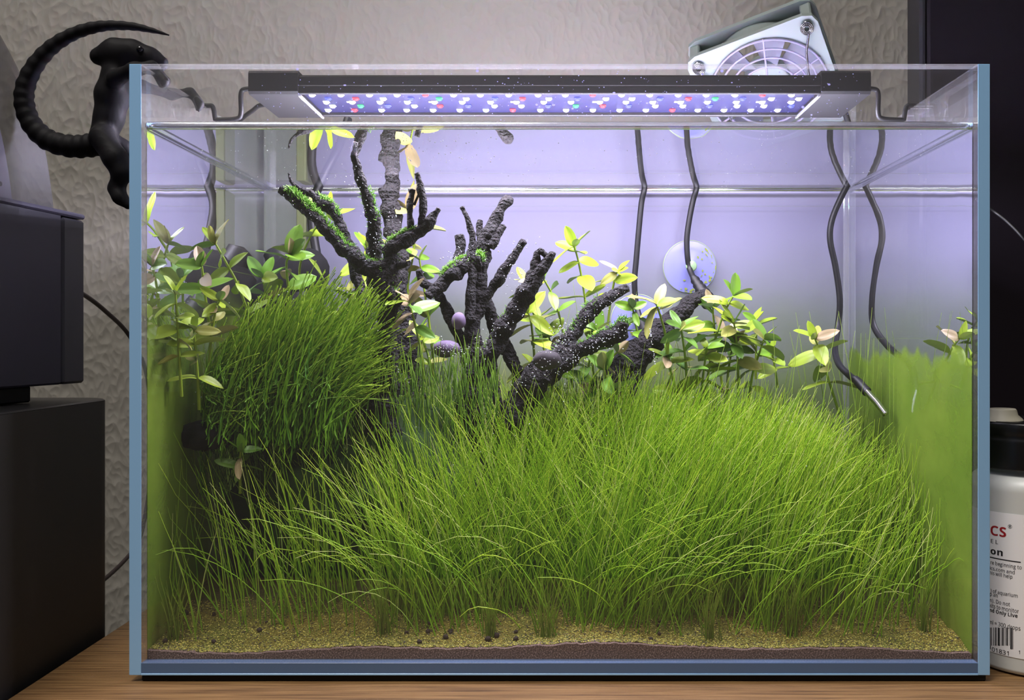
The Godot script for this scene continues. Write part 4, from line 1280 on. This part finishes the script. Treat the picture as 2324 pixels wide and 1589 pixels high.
func fan() -> void:
	var ctr := at(1745, 205, -0.236)
	var t := thing("fan", "white square cooling fan tilted over the back rim with a clear ring grille", "fan", ctr)
	var b := Basis(Vector3(0, 0, 1), deg_to_rad(15.0)) * Basis(Vector3.UP, deg_to_rad(-24.0)) * Basis(Vector3.RIGHT, deg_to_rad(44.0))
	var xf := Transform3D(b, Vector3.ZERO)
	var h := 0.0500
	var hole := 0.0445
	var m := MB.new()
	for z in [0.0, -0.021]:   # front and back plates with a round opening
		for k in 64:
			var a0 := TAU * k / 64.0
			var a1 := TAU * (k + 1) / 64.0
			var o0 := Vector2(cos(a0), sin(a0))
			var o1 := Vector2(cos(a1), sin(a1))
			var s0: Vector2 = o0 * minf(h / maxf(absf(o0.x), absf(o0.y)), h * 1.34)
			var s1: Vector2 = o1 * minf(h / maxf(absf(o1.x), absf(o1.y)), h * 1.34)
			for zz in [z, z - 0.004]:
				m.face([xf * Vector3(o0.x * hole, o0.y * hole, zz), xf * Vector3(o1.x * hole, o1.y * hole, zz), xf * Vector3(s1.x, s1.y, zz), xf * Vector3(s0.x, s0.y, zz)], b * Vector3(0, 0, 1.0 if zz == z else -1.0))
			m.face([xf * Vector3(s0.x, s0.y, z), xf * Vector3(s1.x, s1.y, z), xf * Vector3(s1.x, s1.y, z - 0.004), xf * Vector3(s0.x, s0.y, z - 0.004)], b * Vector3(o0.x, o0.y, 0))
	for k in 64:   # the round duct between them
		var a0 := TAU * k / 64.0
		var a1 := TAU * (k + 1) / 64.0
		for r in [hole, hole + 0.002]:
			m.face([xf * Vector3(cos(a0) * r, sin(a0) * r, 0), xf * Vector3(cos(a1) * r, sin(a1) * r, 0), xf * Vector3(cos(a1) * r, sin(a1) * r, -0.025), xf * Vector3(cos(a0) * r, sin(a0) * r, -0.025)], b * Vector3(cos(a0), sin(a0), 0) * (-1.0 if r == hole else 1.0))
	for sx in [-1.0, 1.0]:
		for sy in [-1.0, 1.0]:
			m.box(Vector3(sx * 0.043 - 0.004, sy * 0.043 - 0.004, -0.024), Vector3(sx * 0.043 + 0.004, sy * 0.043 + 0.004, -0.002), 0.001, xf)
	part("housing", m.done(), M.white_plastic, t)
	m = MB.new()
	m.lathe([Vector2(0.0001, 0.0), Vector2(0.016, 0.0), Vector2(0.018, -0.002), Vector2(0.018, -0.017)], 32, xf * Transform3D(Basis(Vector3.RIGHT, PI * 0.5), Vector3(0, 0, -0.006)))
	part("hub", m.done(), M.white_plastic, t)
	for k in 7:
		m = MB.new()
		for j in 6:
			var a0 := TAU * k / 7.0 + j * 0.11
			var z0 := -0.006 - 0.0020 * j
			var q := [Vector3(cos(a0) * 0.017, sin(a0) * 0.017, z0), Vector3(cos(a0 + 0.11) * 0.017, sin(a0 + 0.11) * 0.017, z0 - 0.0020), Vector3(cos(a0 + 0.16) * 0.0425, sin(a0 + 0.16) * 0.0425, z0 - 0.0014), Vector3(cos(a0 + 0.05) * 0.0425, sin(a0 + 0.05) * 0.0425, z0 + 0.001)]
			for off in [0.0, -0.0012]:
				m.face([xf * (q[0] + Vector3(0, 0, off)), xf * (q[1] + Vector3(0, 0, off)), xf * (q[2] + Vector3(0, 0, off)), xf * (q[3] + Vector3(0, 0, off))], b * Vector3(0, 0, 1.0 if off == 0.0 else -1.0))
		part("blade", m.done(), mat(Color(0.50, 0.50, 0.56), 0.35), t)
	for r in [0.0445, 0.037, 0.0295, 0.022]:
		m = MB.new()
		var pts := []
		var rr := []
		for k in 49:
			pts.append(xf * Vector3(cos(TAU * k / 48.0) * r, sin(TAU * k / 48.0) * r, 0.0018))
			rr.append(0.00085)
		m.tube(pts, rr, 8, false)
		part("grille_ring", m.done(), M.grille, t)
	for k in 6:
		m = MB.new()
		var a := TAU * k / 6.0 + 0.3
		m.tube([xf * Vector3(cos(a) * 0.014, sin(a) * 0.014, 0.0018), xf * Vector3(cos(a) * 0.0455, sin(a) * 0.0455, 0.0018)], [0.0008, 0.0008], 6)
		part("spoke", m.done(), M.grille, t)
	for s in [-1.0, 1.0]:   # wire loops screwed to the upper corners
		m = MB.new()
		for turn in 3:
			var pts := []
			var rr := []
			for k in 17:
				var a := TAU * k / 16.0
				var r := 0.0052 - 0.0013 * turn
				pts.append(xf * Vector3(s * 0.0415 + cos(a) * r * 0.8, 0.0405 + sin(a) * r, 0.0022 + 0.0003 * turn))
				rr.append(0.0007)
			m.tube(pts, rr, 8, false)
		m.tube([xf * Vector3(s * 0.0415, 0.036, 0.0028), xf * Vector3(s * 0.036, 0.024, 0.006), xf * Vector3(s * 0.033, 0.010, 0.010), xf * Vector3(s * 0.032, -0.004, 0.016)], [0.0009, 0.0009, 0.0009, 0.0008], 8)
		part("wire_loop", m.done(), M.steel, t)
	m = MB.new()
	m.box(at(1930, 285, -0.236) - ctr - Vector3(0.004, 0.012, 0.002), at(1930, 225, -0.236) - ctr + Vector3(0.004, 0.0, 0.003), 0.0008)
	m.box(at(1850, 262, -0.238) - ctr - Vector3(0.004, 0.003, 0.002), at(1930, 262, -0.238) - ctr + Vector3(0.004, 0.003, 0.003), 0.0008)
	part("clamp", m.done(), M.clear_plastic, t)

# ---------------------------------------------------------------- bottle with its printed label
const BC := Vector3(0.263, 0.0, -0.033)
const BR := 0.033

func on_bottle(px: float, py: float) -> Vector2:   # (angle round the bottle, height) seen at a point of the picture
	var best := 0.0
	var miss := 1e9
	for k in 400:
		var th := -1.2 + k * 0.006
		var p := BC + Vector3(sin(th) * BR, 0, cos(th) * BR)
		var x := VX + (p.x - EYE.x) * F / (EYE.z - p.z)
		if absf(x - px) < miss:
			miss = absf(x - px)
			best = th
	var q := BC + Vector3(sin(best) * BR, 0, cos(best) * BR)
	return Vector2(best, EYE.y + (VY - py) * (EYE.z - q.z) / F)

func print_on(called: String, text: String, px0: float, px1: float, py: float, tall: float, ink: Material, parent: Node, bold := false) -> void:
	var f := SystemFont.new()
	f.font_names = PackedStringArray(["Droid Sans"])
	if bold:
		f.font_weight = 700
	var tm := TextMesh.new()
	tm.font = f
	tm.text = text
	tm.font_size = 48
	tm.pixel_size = 0.01
	tm.depth = 0.02
	tm.curve_step = 2.0
	tm.horizontal_alignment = HORIZONTAL_ALIGNMENT_LEFT
	var a := on_bottle(px0, py)
	var b := on_bottle(px1, py)
	var arr := tm.surface_get_arrays(0)
	var vs: PackedVector3Array = arr[Mesh.ARRAY_VERTEX]
	var ns: PackedVector3Array = arr[Mesh.ARRAY_NORMAL]
	if vs.is_empty():
		return
	var lo := vs[0]
	var hi := vs[0]
	for p in vs:
		lo = lo.min(p)
		hi = hi.max(p)
	var hgt := size_at(tall, -0.005)
	var out := PackedVector3Array()
	var on := PackedVector3Array()
	for k in vs.size():
		var p := vs[k]
		var th := lerpf(a.x, b.x, (p.x - lo.x) / (hi.x - lo.x))
		var r := BR + 0.00032 + (0.00006 if p.z > 0.0 else -0.00004)
		out.append(Vector3(sin(th) * r, a.y + (p.y - lo.y) / (hi.y - lo.y) * hgt, cos(th) * r))
		on.append(Basis(Vector3.UP, th) * ns[k])
	var na := []
	na.resize(Mesh.ARRAY_MAX)
	na[Mesh.ARRAY_VERTEX] = out
	na[Mesh.ARRAY_NORMAL] = on
	na[Mesh.ARRAY_INDEX] = arr[Mesh.ARRAY_INDEX]
	var m := ArrayMesh.new()
	m.add_surface_from_arrays(Mesh.PRIMITIVE_TRIANGLES, na)
	part(called, m, ink, parent)

func strip_on(m: MB, px0: float, px1: float, py0: float, py1: float) -> void:
	var a := on_bottle(px0, py0)
	var b := on_bottle(px1, py0)
	var lo := on_bottle(px0, py1).y
	var n := maxi(1, int((b.x - a.x) * 12.0))
	for k in n:
		var t0 := lerpf(a.x, b.x, float(k) / n)
		var t1 := lerpf(a.x, b.x, float(k + 1) / n)
		var r := BR + 0.00036
		m.face([Vector3(sin(t0) * r, lo, cos(t0) * r), Vector3(sin(t1) * r, lo, cos(t1) * r), Vector3(sin(t1) * r, a.y, cos(t1) * r), Vector3(sin(t0) * r, a.y, cos(t0) * r)], Vector3(sin(t0), 0, cos(t0)))

func bottle() -> void:
	var t := thing("bottle", "frosted plastic bottle with white printed label and black flip cap right of the tank", "bottle", BC)
	var m := MB.new()
	m.lathe([Vector2(0.0001, 0.0003), Vector2(0.029, 0.0003), Vector2(0.0318, 0.0012), Vector2(BR, 0.0035), Vector2(BR, 0.0975), Vector2(0.0322, 0.1010), Vector2(0.0298, 0.1040), Vector2(0.0262, 0.1062), Vector2(0.0235, 0.1072), Vector2(0.0235, 0.112)], 72)
	part("body", m.done(), M.frosted, t)
	m = MB.new()
	var lt := on_bottle(2290, 1166).y
	var lb := on_bottle(2290, 1490).y
	m.lathe([Vector2(BR + 0.0001, lb), Vector2(BR + 0.0003, lb), Vector2(BR + 0.0003, lt), Vector2(BR + 0.0001, lt)], 72)
	var label := part("label", m.done(), mat(Color(0.95, 0.95, 0.95), 0.45), t)
	m = MB.new()
	var prof := [Vector2(0.0001, 0.1240), Vector2(0.0262, 0.1240), Vector2(0.0282, 0.1255)]
	m.lathe([Vector2(0.024, 0.1085), Vector2(0.0292, 0.1085), Vector2(0.0295, 0.1095), Vector2(0.0295, 0.1235), Vector2(0.0285, 0.1250), Vector2(0.0283, 0.1275), Vector2(0.0291, 0.1285), Vector2(0.0291, 0.1330), Vector2(0.0278, 0.1345), Vector2(0.0001, 0.1348)], 64)
	part("cap", m.done(), mat(Color(0.022, 0.022, 0.024), 0.35), t)
	m = MB.new()
	for k in 72:
		var th := -0.05 + 2.4 * k / 72.0
		m.box(Vector3(-0.0003, 0.1100, 0.0292), Vector3(0.0003, 0.1232, 0.0299), 0.0001, Transform3D(Basis(Vector3.UP, th), Vector3.ZERO))
	part("cap_ribs", m.done(), mat(Color(0.03, 0.03, 0.032), 0.35), t).set_meta("kind", "stuff")
	m = MB.new()
	m.lathe([Vector2(0.0108, 0.1342), Vector2(0.0100, 0.1356), Vector2(0.0078, 0.1376), Vector2(0.0072, 0.1402), Vector2(0.0064, 0.1410), Vector2(0.0001, 0.1410)], 36, Transform3D(Basis(), Vector3(-0.0180, 0, 0.004)))
	part("nozzle", m.done(), mat(Color(0.72, 0.70, 0.62), 0.5), t)
	var ink := mat(Color(0.06, 0.06, 0.08), 0.6)
	var red := mat(Color(0.62, 0.05, 0.09), 0.55)
	print_on("lettering", "CS", 2249, 2284, 1214, 23, red, label, true)
	print_on("lettering", "\u00ae", 2288, 2297, 1199, 9, ink, label)
	print_on("lettering", "E L", 2250, 2266, 1232, 9, ink, label)
	print_on("lettering", "on", 2249, 2276, 1257, 12, ink, label, true)
	print_on("lettering", "re beginning to", 2249, 2319, 1283, 12, ink, label)
	print_on("lettering", "ics.com and", 2248, 2303, 1293, 9, ink, label)
	print_on("lettering", "his will help", 2247, 2298, 1306, 12, ink, label)
	print_on("lettering", ") of aquarium", 2249, 2310, 1347, 12, ink, label)
	print_on("lettering", "p an", 2248, 2265, 1355, 10, ink, label)
	print_on("lettering", "n). Do not", 2248, 2293, 1368, 11, ink, label)
	print_on("lettering", "kits to monitor", 2247, 2312, 1378, 10, ink, label)
	print_on("lettering", "nd Only Live", 2247, 2310, 1391, 12, ink, label, true)
	print_on("lettering", "ml = 300 drops", 2246, 2316, 1418, 13, ink, label)
	print_on("lettering", "01831", 2252, 2290, 1478, 10, ink, label)
	print_on("lettering", "1", 2312, 2315, 1484, 8, ink, label)
	m = MB.new()
	strip_on(m, 2247, 2317, 1263, 1265.5)
	part("printed_rule", m.done(), ink, label)
	m = MB.new()
	var x := 2247.0
	var wide := [2, 1, 1, 3, 1, 2, 2, 1, 1, 1, 3, 2, 1, 1, 2, 1, 1, 3, 1, 1, 2, 2, 1, 1, 3, 1, 1, 1]
	for k in wide.size():
		var w: float = wide[k] * 1.25
		if k % 2 == 0:
			strip_on(m, x, x + w, 1424, 1473 if x > 2291 or x < 2250 else 1465)
		x += w
	part("barcode", m.done(), ink, label)

# ---------------------------------------------------------------- black toy lizard on the left rim
func field_mesh(bones: Array, cell: float, k_smooth: float) -> ArrayMesh:   # bones: [a, b, ra, rb]; surface nets over smoothly joined tapered capsules
	var lo := Vector3(1e9, 1e9, 1e9)
	var hi := -lo
	for b in bones:
		var r := Vector3.ONE * (maxf(b[2], b[3]) + cell * 3.0)
		lo = lo.min(b[0] - r).min(b[1] - r)
		hi = hi.max(b[0] + r).max(b[1] + r)
	var n := Vector3i(((hi - lo) / cell).ceil()) + Vector3i.ONE
	var val := PackedFloat32Array()
	val.resize(n.x * n.y * n.z)
	val.fill(1.0)
	for b in bones:
		var a: Vector3 = b[0]
		var ab: Vector3 = b[1] - a
		var l2 := maxf(ab.length_squared(), 1e-12)
		var r := maxf(b[2], b[3]) + cell * 3.0
		var i0 := Vector3i(((a.min(b[1]) - Vector3.ONE * r - lo) / cell).floor()).clamp(Vector3i.ZERO, n - Vector3i.ONE)
		var i1 := Vector3i(((a.max(b[1]) + Vector3.ONE * r - lo) / cell).ceil()).clamp(Vector3i.ZERO, n - Vector3i.ONE)
		for z in range(i0.z, i1.z + 1):
			for y in range(i0.y, i1.y + 1):
				for x in range(i0.x, i1.x + 1):
					var p := lo + Vector3(x, y, z) * cell
					var t := clampf((p - a).dot(ab) / l2, 0.0, 1.0)
					var d: float = p.distance_to(a + ab * t) - lerpf(b[2], b[3], t)
					var at_ := (z * n.y + y) * n.x + x
					var o := val[at_]
					var h := maxf(k_smooth - absf(o - d), 0.0) / k_smooth
					val[at_] = minf(o, d) - h * h * k_smooth * 0.25
	var m := MB.new()
	var index := {}
	for z in n.z - 1:
		for y in n.y - 1:
			for x in n.x - 1:
				var base := (z * n.y + y) * n.x + x
				var sum := Vector3.ZERO
				var cnt := 0
				var s0 := val[base] < 0.0
				var any := false
				var cor := [base, base + 1, base + n.x, base + n.x + 1, base + n.x * n.y, base + n.x * n.y + 1, base + n.x * n.y + n.x, base + n.x * n.y + n.x + 1]
				for q in 8:
					if (val[cor[q]] < 0.0) != s0:
						any = true
						break
				if not any:
					continue
				for e in [[0, 1], [2, 3], [4, 5], [6, 7], [0, 2], [1, 3], [4, 6], [5, 7], [0, 4], [1, 5], [2, 6], [3, 7]]:
					var va := val[cor[e[0]]]
					var vb := val[cor[e[1]]]
					if (va < 0.0) != (vb < 0.0):
						var t := va / (va - vb)
						var pa := Vector3(e[0] & 1, (e[0] >> 1) & 1, e[0] >> 2)
						var pb := Vector3(e[1] & 1, (e[1] >> 1) & 1, e[1] >> 2)
						sum += pa.lerp(pb, t)
						cnt += 1
				var g := Vector3(val[cor[1]] - val[cor[0]] + val[cor[7]] - val[cor[6]], val[cor[2]] - val[cor[0]] + val[cor[7]] - val[cor[5]], val[cor[4]] - val[cor[0]] + val[cor[7]] - val[cor[3]]).normalized()
				index[base] = m.vert(lo + (Vector3(x, y, z) + sum / cnt) * cell, g)
	var sx := 1
	var sy := n.x
	var sz := n.x * n.y
	for base in index:
		for ax in [[sx, sy, sz], [sy, sz, sx], [sz, sx, sy]]:
			var e0 := val[base] < 0.0
			if base + ax[0] < val.size() and (val[base + ax[0]] < 0.0) != e0:
				var q := [base, base - ax[1], base - ax[1] - ax[2], base - ax[2]]
				if index.has(q[1]) and index.has(q[2]) and index.has(q[3]):
					m.tri(index[q[0]], index[q[1]], index[q[2]])
					m.tri(index[q[0]], index[q[2]], index[q[3]])
	m.soften()
	return m.done()

func figurine() -> void:
	var z := -0.035
	var o := at(255, 300, z)
	var t := thing("lizard_figurine", "black toy lizard with a long curled tail clinging to the left rim of the tank", "figurine", o)
	var P := func(px: float, py: float, dz := 0.0) -> Vector3: return at(px, py, z + dz) - o
	var R := func(pix: float) -> float: return size_at(pix, z)
	var bones := []
	var chain := func(pts: Array) -> void:
		for k in pts.size() - 1:
			bones.append([P.call(pts[k][0], pts[k][1], pts[k][3]), P.call(pts[k + 1][0], pts[k + 1][1], pts[k + 1][3]), R.call(pts[k][2]), R.call(pts[k + 1][2])])
	chain.call([[232, 318, 30, 0.0], [248, 265, 30, 0.0], [256, 215, 36, 0.0], [262, 170, 27, 0.0], [268, 138, 24, 0.0]])
	chain.call([[225, 128, 20, 0.0], [262, 120, 30, 0.0], [300, 122, 29, 0.0], [340, 132, 22, 0.0], [368, 142, 14, 0.0]])   # head
	chain.call([[285, 146, 18, 0.0], [340, 152, 13, 0.0], [362, 153, 9, 0.0]])                                               # jaw
	chain.call([[262, 178, 20, 0.010], [305, 158, 14, 0.016], [345, 152, 11, 0.014], [364, 172, 9, 0.010]])                  # near arm over the rim
	chain.call([[262, 190, 18, -0.010], [320, 196, 13, -0.022], [390, 214, 11, -0.030], [432, 210, 9, -0.034], [446, 226, 7, -0.034]])
	chain.call([[232, 312, 28, 0.008], [262, 360, 24, 0.012], [277, 392, 19, 0.012], [264, 428, 15, 0.010], [272, 448, 13, 0.012], [292, 466, 10, 0.012]])
	chain.call([[238, 312, 26, -0.010], [280, 340, 20, -0.016], [296, 372, 16, -0.018], [290, 400, 12, -0.018]])
	for s in [[-1, 0.0], [0, 0.0035], [1, 0.007], [2, -0.004]]:
		chain.call([[364, 172, 6, 0.008 + s[1]], [370 + s[0] * 4, 184, 4.5, 0.009 + s[1]], [368 + s[0] * 4, 196, 3.0, 0.008 + s[1]]])
		chain.call([[446, 224, 5, -0.034 + s[1]], [452 + s[0] * 2, 236, 4, -0.034 + s[1]], [449 + s[0] * 2, 252, 2.6, -0.034 + s[1]]])
	var skin := mat(Color(0.065, 0.06, 0.07), 0.65, 0.0, 0.25)
	part("body", field_mesh(bones, 0.0013, 0.004), skin, t)
	var tail := []
	for q in [[236, 322, 30], [205, 330, 26], [160, 332, 25], [110, 318, 24], [74, 285, 22], [56, 240, 21], [58, 195, 20], [80, 148, 18], [116, 108, 16], [160, 80, 14], [205, 64, 13], [250, 58, 11], [300, 60, 9], [345, 69, 6], [384, 80, 1.5]]:
		var p: Vector3 = P.call(q[0], q[1])
		tail.append(Vector4(p.x, p.y, p.z, R.call(q[2])))
	var sm := smooth(tail, 8)
	var pts := []
	var rr := []
	for k in sm.size():
		pts.append(Vector3(sm[k].x, sm[k].y, sm[k].z))
		rr.append(sm[k].w * (1.06 if k % 4 < 2 else 0.97))
	var m := MB.new()
	m.tube(pts, rr, 16)
	m.soften()
	part("tail", m.done(), skin, t)
	for s in [-1.0, 1.0]:
		m = MB.new()
		m.ball(P.call(318, 112, s * 0.0062), Vector3.ONE * R.call(8), 14)
		part("eye", m.done(), mat(Color(0.05, 0.05, 0.06), 0.12), t)
